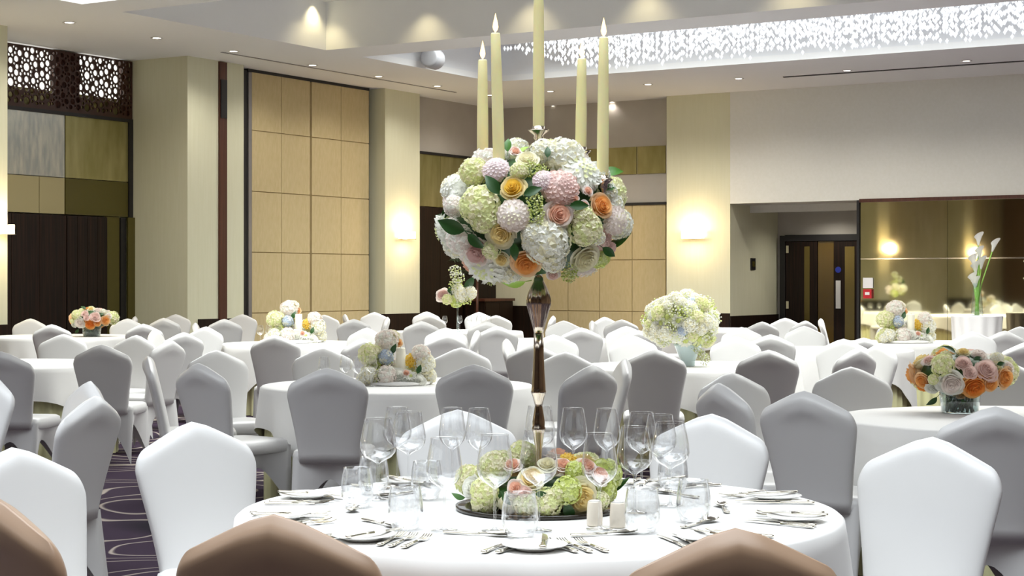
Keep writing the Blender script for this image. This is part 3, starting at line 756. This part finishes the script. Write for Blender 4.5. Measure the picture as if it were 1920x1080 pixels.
def arrangement(par, cen, rad, items, spx, cpx, back=None, dens=0, seed=0, inner=('leaf_dark', .8)):
    """items (type, x, y, r) in picture-like units about cpx; spx metres per unit; cen/rad the body ellipsoid in metres"""
    random.seed(seed)
    for it in items:
        ty, x, y, r = it[:4]; dx, dz = (x-cpx[0])*spx, (cpx[1]-y)*spx
        q = math.hypot(dx/rad[0], dz/rad[2]); 
        if q > .97: sx = .97/q
        else: sx = 1
        yy = -rad[1]*math.sqrt(max(0, 1-(min(q, .97))**2))
        n = Vector((dx*sx/rad[0]**2, yy/rad[1]**2, dz*sx/rad[2]**2)).normalized()
        s = r*spx
        pos = Vector(cen)+Vector((dx, yy, dz)) - n*s*.4 - Vector((dx, 0, dz))*(.12 if q > .9 else 0)
        n2 = (n + Vector((0, -.35, .1))).normalized()
        place_flower(par, ty, pos + n*s*(.4 if ty[0] == 'l' else 0), n2, s, it[4] if len(it) > 4 else None)
    if back:
        k = 0
        for d in sphere_dirs(dens, -.75):
            if d.y < .12: continue
            n = Vector((d.x/rad[0], d.y/rad[1], d.z/rad[2])).normalized()
            s = back[1]*random.uniform(.8, 1.15)
            place_flower(par, back[0][k % len(back[0])], Vector(cen)+Vector((d.x*rad[0], d.y*rad[1], d.z*rad[2]))-n*s*.6, n, s); k += 1
    if inner:
        f_ = inner[1]; mb = MB()
        mb.rings([[(cen[0]+rad[0]*f_*math.cos(t2)*math.cos(2*PI*j/16), cen[1]+rad[1]*f_*math.cos(t2)*math.sin(2*PI*j/16), cen[2]+rad[2]*f_*math.sin(t2)) for j in range(16)] for t2 in [(-PI/2+PI*k/8)*.98 for k in range(9)]], True, True)
        mb.build('foliage_core', inner[0], par, True)

# --- tall centrepiece
TC = TLOC['T1']; Yc = 5.13; SP = F/Yc
tz = TZ+.006
def cp(px, py, Y): return P(px, py, Y)
cd = thing('candelabra', 'tall nickel candelabra with fluted stem standing on the front table', 'candelabra', (TC.x, TC.y, tz), yaw(0))
zz = lambda py: H+(HZ-py)/SP - tz
prof = [(.085, 0), (.085, .008), (.06, .016), (.03, .03), (.014, .06), (.0095, zz(850)), (.0105, zz(840)), (.017, zz(812)), (.0205, zz(806)), (.0205, zz(802)), (.0185, zz(800)), (.019, zz(790)), (.015, zz(775)), (.0115, zz(762)), (.0125, zz(757)), (.019, zz(742)),
        (.0215, zz(738)), (.0235, zz(735)), (.0215, zz(731)), (.021, zz(724)), (.0185, zz(700)), (.0155, zz(660)), (.0145, zz(625))]
MB().lathe(prof, 28).build('stem', 'nickel', cd, True)
pf2 = [(.0145, zz(625)), (.018, zz(612)), (.026, zz(590)), (.033, zz(571)), (.034, zz(562)), (.031, zz(550)), (.024, zz(538)), (.016, zz(528)), (.013, zz(520))]
MB().lathe(pf2, 56, mod=lambda i, a: (0, .05, .10, .12, .10, .05, .02, 0, 0)[i]*abs(math.cos(7*a))).build('fluted_bulb', 'nickel', cd, True)
MB().tube([(0, 0, zz(524)), (0, 0, zz(262))], .011, 10).build('upper_stem', 'nickel', cd, True)
CANDLES = [(905, 112, 290, .10, 0, 'rear left'), (936, 62, 318, -.14, -7, 'front left'), (1010, -60, 243, 0, 0, 'centre'), (1089, 110, 282, .10, 2, 'rear right'), (1130, 70, 335, -.13, 2, 'front right')]
def cup(par, p, r=.032):
    MB().lathe([(.006, -.05), (.008, -.03), (.016, -.02), (.014, -.012), (r, .002), (r+.001, .005), (.02, -.002), (.018, .004), (.018, .016), (.0165, .016), (.0165, .001)], 20, p.x, p.y).build('candle_cup', 'nickel', par, True).location.z = p.z
for px, y1, y0, dy, lean, nm in CANDLES:
    Y = Yc+dy; b = Vector(((px-1010)/F*Y + 50*(Y/Yc-1)*Yc/F*0, dy, H+(HZ-y0)/F*Y-tz)); b.x = (px-960)/F*Y - (1010-960)/F*Yc
    cup(cd, b - Vector((0, 0, .006)), .031)
    if nm != 'centre':
        pts = [Vector((0, 0, zz(440)))]; e = b - Vector((0, 0, .05))
        for t in (.25, .5, .75, 1): pts.append(Vector((b.x*t, b.y*t, zz(440)*(1-t)+e.z*t - .05*math.sin(PI*t))))
        MB().tube(pts, .007, 8).build('arm', 'nickel', cd, True)
    h_ = (y0-y1)/F*Y
    wpos = Vector((TC.x, TC.y, tz)) + CAMR @ b
    c = thing('taper_candle', 'lit pale yellow taper candle, %s of the five above the flowers' % nm, 'candle', wpos, yaw(0), 'candelabra candles')
    lx = lean/F*Y
    MB().rings([[(lx*z/h_+r*math.cos(2*PI*j/18), r*math.sin(2*PI*j/18), z) for j in range(18)] for r, z in ((.016, 0), (.0175, .01), (.0172, h_*.4), (.0155, h_*.75), (.0138, h_-.004), (.012, h_), (.004, h_-.002))], True, True).build('wax', 'wax', c, True)
    wk = MB().tube([(lx, 0, h_-.003), (lx+.001, 0, h_+.008)], .0012, 5).build('wick', 'wick', c)
    MB().lathe([(.0012, .002), (.0065, .010), (.0085, .018), (.0065, .031), (.003, .046), (.0005, .058)], 12, lx, 0).build('flame', 'flame', c, True).location.z = h_
tb = thing('flower_ball', 'large ball of white, peach and green flowers on the tall candelabra', 'flowers', (TC.x, TC.y, H+(HZ-405)/SP), yaw(0))
ox = (995-1010)/SP
main = [('hw', 930, 170, 135), ('hw', 800, 150, 90), ('hp', 400, 165, 115), ('hg', 365, 275, 95), ('pw', 215, 385, 110), ('dwl', 150, 330, 85), ('dl', 505, 270, 85), ('ry', 610, 392, 82), ('rc', 700, 205, 75), ('hc', 650, 290, 60), ('dd', 905, 385, 115), ('dl', 800, 350, 70), ('dw', 1040, 275, 120),
 ('hg', 400, 500, 130), ('hg', 430, 590, 90), ('dp', 612, 570, 100), ('rpe', 895, 565, 100), ('b', 745, 490, 60), ('b', 755, 570, 55), ('ro', 1165, 500, 85), ('rpe', 1065, 415, 36), ('rpe', 985, 465, 30), ('rpe', 1040, 508, 38), ('rpe', 980, 415, 28), ('dp', 1255, 590, 90), ('hc', 1060, 650, 110), ('hc', 1040, 570, 70),
 ('rcy', 540, 690, 98), ('hw', 820, 740, 150), ('hw', 740, 690, 80), ('ro', 695, 875, 105), ('rc', 1070, 850, 100), ('pp', 385, 800, 105), ('dw', 440, 900, 110), ('rcy', 545, 838, 55), ('hp', 280, 720, 95), ('hw', 570, 960, 90), ('hw', 860, 850, 80), ('dd', 1230, 730, 75), ('hgg', 1215, 860, 75), ('b', 960, 915, 62), ('b', 995, 985, 50), ('rp', 860, 930, 48), ('b', 720, 280, 60), ('b', 790, 290, 40),
 ('hw', 1310, 480, 85), ('hw', 1265, 385, 80), ('hw', 1160, 300, 60), ('ld', 300, 640, 95, 2.8), ('ld', 370, 690, 70, -.5), ('ld', 520, 420, 75, 2.2), ('lm', 1250, 265, 75, .4), ('lm', 1235, 370, 48, .2), ('ld', 820, 205, 40, 1.5), ('ll', 655, 1010, 75, 3.1), ('rp', 608, 85, 42), ('rpe', 632, 165, 38), ('lm', 585, 160, 50, 1.6), ('ll', 655, 120, 40, .8), ('ld', 1165, 760, 55, -.6), ('ld', 970, 510, 60, 0),
 ('hp', 160, 640, 60), ('hp', 245, 500, 70), ('ld', 625, 750, 55, -1.5), ('hc', 480, 780, 60), ('hw', 1130, 700, 50), ('dd', 1290, 790, 40), ('b', 450, 1015, 35), ('ld', 700, 440, 60, .3), ('hw', 1000, 110, 70), ('hp', 510, 110, 60), ('rc', 300, 250, 60), ('hw', 330, 880, 80)]
arrangement(tb, (ox, 0, 0), (.30, .28, .225), main, 1/3.375/606, (725, 550), (['hw', 'hg', 'rc', 'hp', 'ro', 'dw', 'ld', 'hc', 'dp', 'rpe', 'lm'], .055), 120, 1, ('leaf_dark', .80))

# --- low ring at the foot of the candelabra
lr = thing('low_flower_ring', 'low green and peach flower wreath around the candelabra foot', 'flowers', (TC.x, TC.y, tz), yaw(0))
MB().lathe([(.10, 0), (.245, 0), (.25, .004), (.25, .014), (.243, .012), (.12, .010)], 40).build('tray', 'tray', lr, True)
mb = MB()
mb.rings([[((.14+.04*math.cos(t2))*math.cos(2*PI*j/28), (.14+.04*math.cos(t2))*math.sin(2*PI*j/28), .05+.035*math.sin(t2)) for j in range(28)] for t2 in [2*PI*k/10 for k in range(11)]]).build('foam_core', 'leaf_dark', lr, True)
ring_items = [('pw', 200, 540, 95), ('hg', 330, 560, 110), ('hc', 440, 300, 125), ('hc', 340, 720, 110), ('rpe', 640, 500, 72), ('rpk', 735, 545, 52), ('rpe', 620, 290, 75), ('rcy', 800, 390, 110), ('rc', 590, 720, 90), ('hc', 760, 700, 115), ('hg', 960, 680, 115), ('rpe', 1110, 290, 80), ('hgg', 1150, 530, 110), ('hg', 1060, 560, 70), ('yw', 1210, 230, 70), ('rcy', 1290, 650, 150), ('rpe', 1340, 310, 100), ('hgg', 1610, 620, 125), ('rpe', 1480, 400, 90), ('hc', 1470, 700, 80), ('hg', 240, 380, 80), ('hgg', 1220, 340, 75), ('rc', 960, 280, 80), ('rpe', 300, 790, 40),
 ('lm', 50, 670, 80, 3.1), ('ld', 550, 590, 65, -.8), ('ld', 1130, 690, 110, -1.2), ('ld', 250, 830, 90, -.3), ('ld', 1090, 780, 80, 3.3), ('ld', 470, 840, 60, .2), ('ld', 860, 560, 60, 0)]
arrangement(lr, (0, 0, .075), (.245, .24, .115), [(q[0], q[1], q[2], q[3]*(1.3 if q[0][0] != 'l' else 1)) + tuple(q[4:]) for q in ring_items], 1/5.142/625, (880, 560), (['hg', 'rpe', 'hgg', 'rcy', 'ro', 'ld', 'hg'], .052), 60, 2, None)

# --- orange bouquets
bq = [('rod', 1020, 650, 185), ('rw', 720, 600, 180), ('ro', 350, 590, 125), ('ro', 1440, 510, 155), ('rpk', 1170, 370, 155), ('rpk', 930, 410, 95), ('rpk', 870, 285, 115), ('hg', 620, 310, 150), ('rp', 460, 235, 105), ('rcy', 960, 120, 100), ('rw', 1180, 150, 145), ('rw', 1500, 350, 105), ('ld', 790, 150, 95, 2.4), ('ld', 1010, 270, 60, .3), ('hg', 510, 520, 70), ('pw', 520, 660, 90), ('ro', 1220, 590, 115), ('ld', 560, 800, 90, -2.2), ('ld', 760, 850, 90, -1.2), ('lm', 950, 830, 80, -.8), ('hw', 1340, 240, 90), ('hc', 680, 180, 80), ('ro', 900, 780, 110), ('ld', 1300, 330, 60, .2)]
def bouquet(p, label, sc=1.0):
    t = thing('rose_bouquet', label, 'bouquet', p, yaw(0), 'orange rose bouquets'); t.scale = (sc,)*3
    arrangement(t, (0, 0, .205), (.285, .24, .145), bq, 1/6.354/370, (950, 460), (['ro', 'rpk', 'hg', 'rw', 'rcy', 'ld', 'rod'], .075), 46, 3, ('leaf_dark', .72))
    MB().lathe([(.085, 0), (.095, .004), (.10, .05), (.11, .12), (.105, .12), (.09, .01)], 24).build('vase', 'vase_glass', t, True)
    sm = MB()
    random.seed(5)
    for k in range(26):
        a = k*2.4; r = .08*math.sqrt((k+.5)/26); sm.tube([(r*math.cos(a), r*math.sin(a), .006), (r*1.1*math.cos(a+1), r*1.1*math.sin(a+1), .14)], .006, 5)
    sm.build('stems', ['leaf_dark'], t)['kind'] = 'stuff'
p8 = on_z(1800, 776, TZ); bouquet((p8.x, p8.y, tz), 'orange and pink rose bouquet on the right foreground table')
p4 = W((172-960)/F*21.2, 21.2); bouquet((p4.x, p4.y, tz), 'small-looking orange rose bouquet on the far left table', 1.08)

# --- pillar candle centrepieces
cpz = [('hp', 850, 285, 175), ('rc', 930, 200, 110), ('ro', 1025, 310, 80), ('ld', 960, 460, 80, -1.3), ('hc', 560, 500, 160), ('hc', 680, 440, 80), ('hb', 840, 550, 115), ('hgg', 690, 670, 80), ('b', 740, 850, 90), ('hp', 880, 850, 150), ('pw', 1080, 860, 130), ('yw', 1310, 610, 115), ('ld', 1410, 780, 70, -1), ('hw', 1500, 660, 155), ('hp', 1440, 490, 135), ('ro', 1545, 500, 55), ('pw', 1230, 930, 120), ('hw', 590, 840, 120), ('rpe', 790, 690, 60), ('rpe', 1210, 800, 60), ('hw', 470, 900, 90), ('b', 1290, 740, 70), ('pw', 1420, 930, 110), ('lm', 620, 600, 60, 2)]
def centrepiece(p, label, sc=1.0):
    t = thing('table_flowers', label, 'flowers', p, yaw(0), 'low mixed flower centrepieces'); t.scale = (sc,)*3
    random.seed(4)
    for ty, x, y, r in [q[:4] for q in cpz]:
        s = r*1.28/9/285; dx = (x-1040)/9/285; dz = max(.03, (960-y)/9/285+.02)
        dep = -.13 if y > 750 else (.0 if y > 420 else .09)
        place_flower(t, ty, (dx, dep, dz), Vector((dx*2, -1, .5)), s, (1.2 if ty[0] == 'l' else None))
    for k in range(16):
        a = PI*(k+.5)/16; place_flower(t, ['hw', 'hp', 'pw', 'hc', 'rpe', 'lm'][k % 6], (.21*math.cos(a), .02+.15*math.sin(a), .05), Vector((math.cos(a), math.sin(a), .6)), .055)
    for k, (x, y, z) in enumerate([(-.13, .05, .12), (.1, .06, .11), (-.02, .1, .12), (.17, -.02, .10), (-.19, -.03, .08), (.05, .12, .16), (-.1, -.08, .07), (.09, -.12, .06), (-.08, .02, .15), (.2, .06, .08)]):
        place_flower(t, ['hc', 'hw', 'hp', 'lm', 'hg', 'pw', 'b', 'da', 'bw', 'rc'][k], (x, y, z), (x, -.5, .7), .055, 1.0)
    MB().lathe([(.20, 0), (.22, .004), (.22, .02), (.10, .035)], 28).build('bowl', 'porcelain', t, True)
    MB().tube([(-.06, .09, .02), (-.06, .09, .2)], .03, 8).build('stem_bundle', 'leaf_dark', t, True)
    q = p + CAMR @ Vector((.025*sc, -.05*sc, .036*sc))
    c = thing('pillar_candle', 'thick ivory pillar candle '+label.split(' ', 1)[1].replace('flower mound', 'among the flowers'), 'candle', q, 0, 'pillar candles'); c.scale = (sc,)*3
    MB().lathe([(.03, 0), (.031, .004), (.031, .205), (.028, .21), (.02, .204)], 24).build('wax', 'wax_ivory', c, True)
    MB().tube([(0, 0, .2), (.001, 0, .218)], .0015, 5).build('wick', 'wick', c)
t2 = TLOC['T2']; centrepiece(Vector((t2.x, t2.y, tz)), 'pastel flower mound on the nearer mid-left table')
p5 = W((556-960)/F*19.2, 19.2); centrepiece(Vector((p5.x, p5.y, tz)), 'pastel flower mound on the farther left table', 1.3)
p9 = W((1700-960)/F*19.1, 19.1); centrepiece(Vector((p9.x, p9.y, tz)), 'pastel flower mound on the right table before the mirror', 1.3)

# --- white flower ball
pb = W((1290-960)/F*13.8, 13.8)
wb = thing('white_flower_ball', 'round white and green flower ball in a pale blue vase', 'flowers', (pb.x, pb.y, tz), yaw(0))
MB().lathe([(.05, 0), (.055, .005), (.06, .05), (.085, .13), (.12, .18), (.115, .18), (.05, .02)], 24).build('vase', 'blue_vase', wb, True)
random.seed(9)
for k, d in enumerate(sphere_dirs(92, -.7)):
    ty = ['hw', 'da', 'bw', 'hg', 'da', 'hw', 'b', 'hw', 'dw', 'da', 'hb', 'dg', 'hw', 'bw', 'lm' if k % 3 == 0 else 'hc'][k % 15]
    s = random.uniform(.055, .085)*(.6 if ty == 'hb' else 1)
    place_flower(wb, ty, (-.05+d.x*.26, d.y*.26, .355+d.z*.205), d, s, random.uniform(0, 6))
mb = MB(); mb.rings([[(-.05+.23*math.cos(t2)*math.cos(2*PI*j/16), .23*math.cos(t2)*math.sin(2*PI*j/16), .355+.18*math.sin(t2)) for j in range(16)] for t2 in [(-PI/2+PI*k/8)*.98 for k in range(9)]], True, True).build('foliage_core', 'fl_palegreen', wb, True)
for k in range(3): place_flower(wb, 'bw', (.06+.03*k, -.12, .14-.04*k), (1, -1, 0), .05)

# --- far arrangement on a glass stand and sideboard behind it
pf = W((858-960)/F*23.4, 23.4)
gs = thing('glass_stand_flowers', 'small white and green flowers on a slim glass stand at back', 'flowers', (pf.x, pf.y, tz), yaw(0))
MB().lathe([(.09, 0), (.09, .006), (.015, .02), (.012, .30), (.02, .36), (.07, .40)], 16).build('stand', 'vase_glass', gs, True)
for k, (ty, x, z, s) in enumerate([('pp', -.2, .50, .11), ('hw', .06, .5, .11), ('hgg', -.02, .42, .1), ('hw', .17, .53, .1), ('b', -.03, .63, .10), ('bw', .0, .73, .10), ('bw', -.04, .83, .09), ('b', .12, .44, .09), ('ld', -.1, .52, .12), ('ld', .13, .6, .12), ('hw', .0, .56, .1), ('hg', -.14, .44, .08)]):
    place_flower(gs, ty, (x, -.05 if k % 2 else .03, z), (x, -1, .3), s, 1.0)
ub = U_BAY-.72
sb = thing('sideboard', 'dark wooden sideboard against the bay wall behind the glass stand', 'cabinet', (ub, V_PAN-.27, 0))
MB().box(-.52, .52, -.23, .23, .08, 1.06).build('body', 'dark_wood', sb); MB().box(-.56, .56, -.26, .25, 1.06, 1.11).build('top', 'brown_wood', sb)
for k in range(2):
    q = MB().box(-.50+k*.50, -.01+k*.50, -.25, -.23, .1, 1.03).build('door', 'dark_wood', sb); MB().box(-.05+k*.08, -.03+k*.08, -.262, -.25, .5, .66).build('handle', 'silver', q)
for x in (-.45, .45):
    for y in (-.18, .18): MB().box(x-.04, x+.04, y-.04, y+.04, 0, .08).build('foot', 'black_metal', sb)
# dark palm beside it
def palm(loc, hgt, label, n=16, seed=2):
    t = thing('potted_palm', label, 'plant', loc); random.seed(seed)
    MB().lathe([(.16, 0), (.2, .35), (.21, .38), (.18, .37), (.17, .3)], 20).build('pot', 'black_metal', t, True)
    MB().tube([(0, 0, .3), (.02, 0, hgt*.6)], [.03, .02], 8).build('trunk', 'brown_wood', t, True)
    for k in range(n):
        a = k*2.4; mb = MB(); el = random.uniform(.35, 1.2); L_ = hgt*.33
        pts = [Vector((math.cos(a)*L_*q*math.cos(el), math.sin(a)*L_*q*math.cos(el), hgt*.6+L_*q*math.sin(el)-.45*L_*q*q)) for q in [i/9 for i in range(10)]]
        mb.tube(pts, .006, 4); sd = Vector((-math.sin(a), math.cos(a), 0))
        for p_, q_ in zip(pts[1:-1], pts[2:]):
            for s in (-1, 1):
                tp = p_+sd*s*.17+(q_-p_)*1.6-Vector((0, 0, .05)); mb.add([p_, p_+(q_-p_)*.5, tp], [(0, 1, 2)])
        mb.build('frond', 'palm', t)
palm((uA1+.75, V_PAN-1.0, 0), 2.6, 'dark palm in the bay behind the floral centrepiece')

# --- calla lilies on a cocktail table before the mirror
pc = W((1832-960)/F*27.2, 27.2); zc = H-(592-HZ)/F*27.2
ctb = thing('cocktail_table', 'small white clothed table before the mirror under the calla lilies', 'table', pc)
MB().lathe([(.40, zc-.02), (.405, zc-.01), (.40, zc)], 32).build('top', 'linen', ctb, True)
MB().rings([[((.40+.0+k*.02*math.sin(11*2*PI*j/88))*f_*math.cos(2*PI*j/88), (.40+k*.02*math.sin(11*2*PI*j/88))*f_*math.sin(2*PI*j/88), z) for j in range(88)] for z, k, f_ in ((zc-.008, 0, 1.01), (zc*.6, 1, .93), (zc*.3, 1, .93), (.004, 1.3, 1.02))]).build('cloth_cover', 'linen', ctb, True)
cv = thing('calla_vase', 'tall glass vase of white calla lilies before the mirror', 'vase', (pc.x, pc.y, zc), yaw(0))
MB().lathe([(.09, 0), (.095, .01), (.085, .2), (.065, .4), (.07, .52)], 20, cap1=False).build('glass', 'vase_glass', cv, True)
heads = [(.02, 1.12, .1), (.24, 1.02, 1), (.04, .9, -.2), (-.05, .78, -.5), (.06, .74, .3), (-.02, .66, -.3), (-.05, .48, -.6), (-.03, .42, 0)]
for x, z, ln in heads:
    q = MB().tube([(-.02, 0, .02), (x*.3, 0, z*.5), (x, 0, z)], .011, 6).build('stem', 'stem', cv, True)
    mb = MB(); mb.rings([[(x+ln*.05*(t)+r*math.cos(2*PI*j/12), r*math.sin(2*PI*j/12)-.02*t, z+t*.17+.05*t*math.cos(2*PI*j/12+1)*t) for j in range(12)] for t, r in ((0, .012), (.3, .025), (.7, .045), (1, .075))]).build('calla_flower', 'fl_blush' if 0 else 'fl_white', cv, True)
for k in range(7): MB().tube([(.03*math.cos(k*.9), .03*math.sin(k*.9), .01), (.03*math.cos(k*.9+2), .03*math.sin(k*.9+2), .45)], .012, 6).build('stem', 'stem', cv, True)

# ------------------------------------------------------------------ glassware on the front table
def wine_mesh(hgt, bw):
    k = hgt/.25
    pr = [(.001, .002), (.036, .001), (.037, .003), (.02, .005), (.006, .010), (.0038, .02), (.0036, .10), (.006, .110), (.018, .118), (bw*.72, .130), (bw*.93, .145), (bw, .160), (bw*.97, .180), (bw*.87, .21), (bw*.74, .25)]
    return MB().lathe([(r, z*k) for r, z in pr], 32, cap0=True, cap1=False)
WG = {}
def wine(h, b):
    key = (h, b)
    if key not in WG:
        k = h/.25
        foot = MB().lathe([(.001, .002), (.036, .001), (.037, .003), (.02, .005), (.006, .010)], 28, cap1=False).mesh('foot', 'glass')
        stem = MB().lathe([(.006, .010), (.0038, .02), (.0036, .10*k), (.007, .112*k)], 12, cap0=False, cap1=False).mesh('stem', 'glass')
        bw = b
        bowl = MB().lathe([(.007, .112*k), (.018, .119*k), (bw*.72, .131*k), (bw*.93, .146*k), (bw, .161*k), (bw*.97, .181*k), (bw*.87, .211*k), (bw*.74, .249*k), (bw*.745, .25*k), (bw*.72, .2495*k)], 36, cap0=False, cap1=False).mesh('bowl', 'glass')
        WG[key] = (foot, stem, bowl)
    return WG[key]
def wineglass(px, py, h, b, label, Y=None, grp='wine glasses on the candelabra table'):
    p = on_z(px, py, TZ) if Y is None else W((px-960)/F*Y, Y)
    t = thing('wine_glass', label, 'wine glass', (p.x, p.y, tz+.001), 0, grp)
    for n_, me in zip(('foot', 'stem', 'bowl'), wine(h, b)): link(n_, me, t)
fr = [(709, 941, .255, .058), (766, 921, .255, .058), (833, 1000, .255, .050), (928, 1001, .265, .050), (1010, 1001, .275, .053), (1124, 998, .265, .050), (1190, 966, .255, .053), (1257, 953, .255, .059)]
for k, (x, y, h, b) in enumerate(fr): wineglass(x, y, h, b, 'stemmed wine glass, %s from left in the front row on the candelabra table' % ORD[k])
bk = [(745, 903, .25, .05), (848, 909, .255, .046), (898, 911, .255, .046), (1012, 908, .26, .053), (1075, 910, .255, .048), (1138, 912, .255, .046), (1203, 918, .25, .052), (1238, 925, .25, .054)]
for k, (x, y, h, b) in enumerate(bk): wineglass(x, y, h, b, 'stemmed wine glass, %s from left in the back row on the candelabra table' % ORD[k])
TUM = (MB().lathe([(.03, .0), (.036, .003), (.047, .03), (.050, .05), (.048, .08), (.042, .118), (.0425, .12), (.040, .1195), (.046, .08), (.048, .05), (.045, .03), (.03, .012), (.001, .01)], 32, cap1=False).mesh('glass_body', 'glass'))
for k, (x, y) in enumerate([(670, 955), (700, 930), (760, 997), (975, 1012), (1204, 1003), (1300, 983), (1262, 925), (800, 940)]):
    p = on_z(x, y, TZ); o = link('water_tumbler', TUM, None, (p.x, p.y, tz+.001))
    tag(o, 'stemless water tumbler with a rounded bowl at %s' % ['the left end', 'the left end behind the first tumbler', 'the left front', 'the centre front before the flower wreath', 'the right front by the shakers', 'the right end', 'the right rear behind the wine glasses', 'the left rear behind the wine glasses'][k], 'tumbler', 'tumblers on the candelabra table')
for k, (x, y) in enumerate([(1115, 990), (1158, 993)]):
    p = on_z(x, y, TZ); t = thing('shaker', 'cream china shaker, %s of the pair by the flower wreath' % ('left', 'right')[k], 'shaker', (p.x, p.y, tz), 0, 'salt and pepper shakers')
    MB().lathe([(.018, 0), (.022, .003), (.0225, .03), (.020, .066), (.018, .07)], 20).build('body', 'china_cream', t, True); MB().lathe([(.018, .07), (.012, .0725), (.001, .0735)], 16).build('cap', 'porcelain', t, True)
# a few glasses on other tables
for key, px, Y, offs in [('nearer pillar candle table', 648, 11.0, [0, 24, -40, 48]), ('far glass stand table', 880, 24.0, [0, 18, -18, 36, -46]), ('farther pillar candle table', 488, 18.9, [0, 16, 34])]:
    for k, dx in enumerate(sorted(offs)):
        wineglass(px+dx, 0, .2, .04, 'wine glass, %s from left on the %s' % (ORD[k], key), Y+.12*(k % 2), 'wine glasses on the '+key)

# ------------------------------------------------------------------ cutlery
def handle(L_, mb, y0=0):
    R = []
    for t, wd in ((0, .004), (.03, .0085), (.12, .0105), (.3, .0085), (.55, .006), (.62, .0075), (.68, .005), (1, .0045)):
        R.append([(wd*math.cos(2*PI*j/10), y0+t*L_, .0045+.0035*math.sin(2*PI*j/10)) for j in range(10)])
    mb.rings(R, True, True); return mb
HD = handle(.105, MB()).mesh('handle', 'silver')
kb = MB(); kb.rings([[(-.005, y, .003), (w_, y, .0025), (w_, y, .0035), (-.005, y, .0055)] for y, w_ in ((.104, .005), (.115, .009), (.17, .011), (.21, .008), (.228, -.002))], True, True); KB = kb.mesh('blade', 'silver', False)
fh = MB(); R = []
fh.rings([[(-w_, y, z), (w_, y, z), (w_, y, z+.002), (-w_, y, z+.002)] for y, w_, z in ((.104, .004, .004), (.125, .005, .006), (.138, .011, .003), (.155, .0125, .002))], True, True)
for k in range(4):
    x = -.0105+k*.007; fh.rings([[(x-.0017, y, z), (x+.0017, y, z), (x+.0014, y, z+.002), (x-.0014, y, z+.002)] for y, z in ((.154, .002), (.18, .004), (.20, .009))], True, True)
FH = fh.mesh('tines', 'silver', False)
sh = MB(); sh.rings([[(-w_, y, z+.005), (-w_*.6, y, z), (0, y, z-d), (w_*.6, y, z), (w_, y, z+.005)] for y, w_, z, d in ((.104, .004, .004, 0), (.125, .006, .005, 0), (.14, .015, .005, .002), (.16, .021, .005, .003), (.18, .018, .006, .003), (.192, .006, .008, .001))], closed=False)
SH = sh.mesh('bowl', 'silver')
PL = MB().lathe([(.045, .002), (.05, .001), (.055, .006), (.083, .013), (.085, .0145), (.083, .016), (.055, .010), (.02, .008)], 40).mesh('side_plate', 'porcelain')
seats = [(-18, 'front left seat'), (18, 'front right seat'), (-54, 'left front seat'), (54, 'right front seat'), (-90, 'left middle seat'), (90, 'right middle seat'), (-126, 'left rear seat'), (126, 'right rear seat'), (-162, 'rear left seat'), (162, 'rear right seat')]
for ang, nm in seats:
    a = math.radians(ang); out = Vector((math.sin(a), -math.cos(a), 0)); inn = -out; rgt = Vector((-out.y, out.x, 0))*1.0
    # diner looks inwards: right hand side = inward x up
    rgt = inn.cross(Vector((0, 0, 1)))
    def lay(kind, x, r, rot, label, z=.001):
        q = out*(r) + rgt*x; wp_ = Vector((TC.x, TC.y, tz+z)) + CAMR @ q
        d = CAMR @ inn; rz = math.atan2(d.y, d.x)-PI/2 + rot
        if kind == 'plate':
            tag(link('side_plate', PL, None, wp_, (0, 0, rz)), label, 'plate', 'side plates'); return
        t = thing({'knife': 'table_knife', 'fork': 'table_fork', 'spoon': 'dessert_spoon'}[kind], label, kind, wp_, rz, 'silver cutlery on the candelabra table')
        link('handle', HD, t); link(*{'knife': ('blade', KB), 'fork': ('tines', FH), 'spoon': ('bowl', SH)}[kind], t)
    lay('fork', -.105, .84, .03, 'silver dinner fork nearest the middle at the '+nm)
    lay('fork', -.145, .83, .05, 'silver fork second from the middle at the '+nm)
    if ang in (-18, 18): lay('fork', -.18, .82, .06, 'silver fork farthest from the middle at the '+nm)
    lay('knife', .115, .85, -.05, 'silver knife nearest the middle at the '+nm)
    lay('knife', .15, .84, -.1, 'silver knife farthest from the middle at the '+nm)
    lay('plate', -.26, .73, 0, 'white side plate at the '+nm)
    lay('knife', -.27, .82, -.35, 'silver butter knife lying on the side plate at the '+nm, .0165)
    lay('spoon', -.10, .555, -PI/2, 'silver dessert spoon laid crosswise at the '+nm)
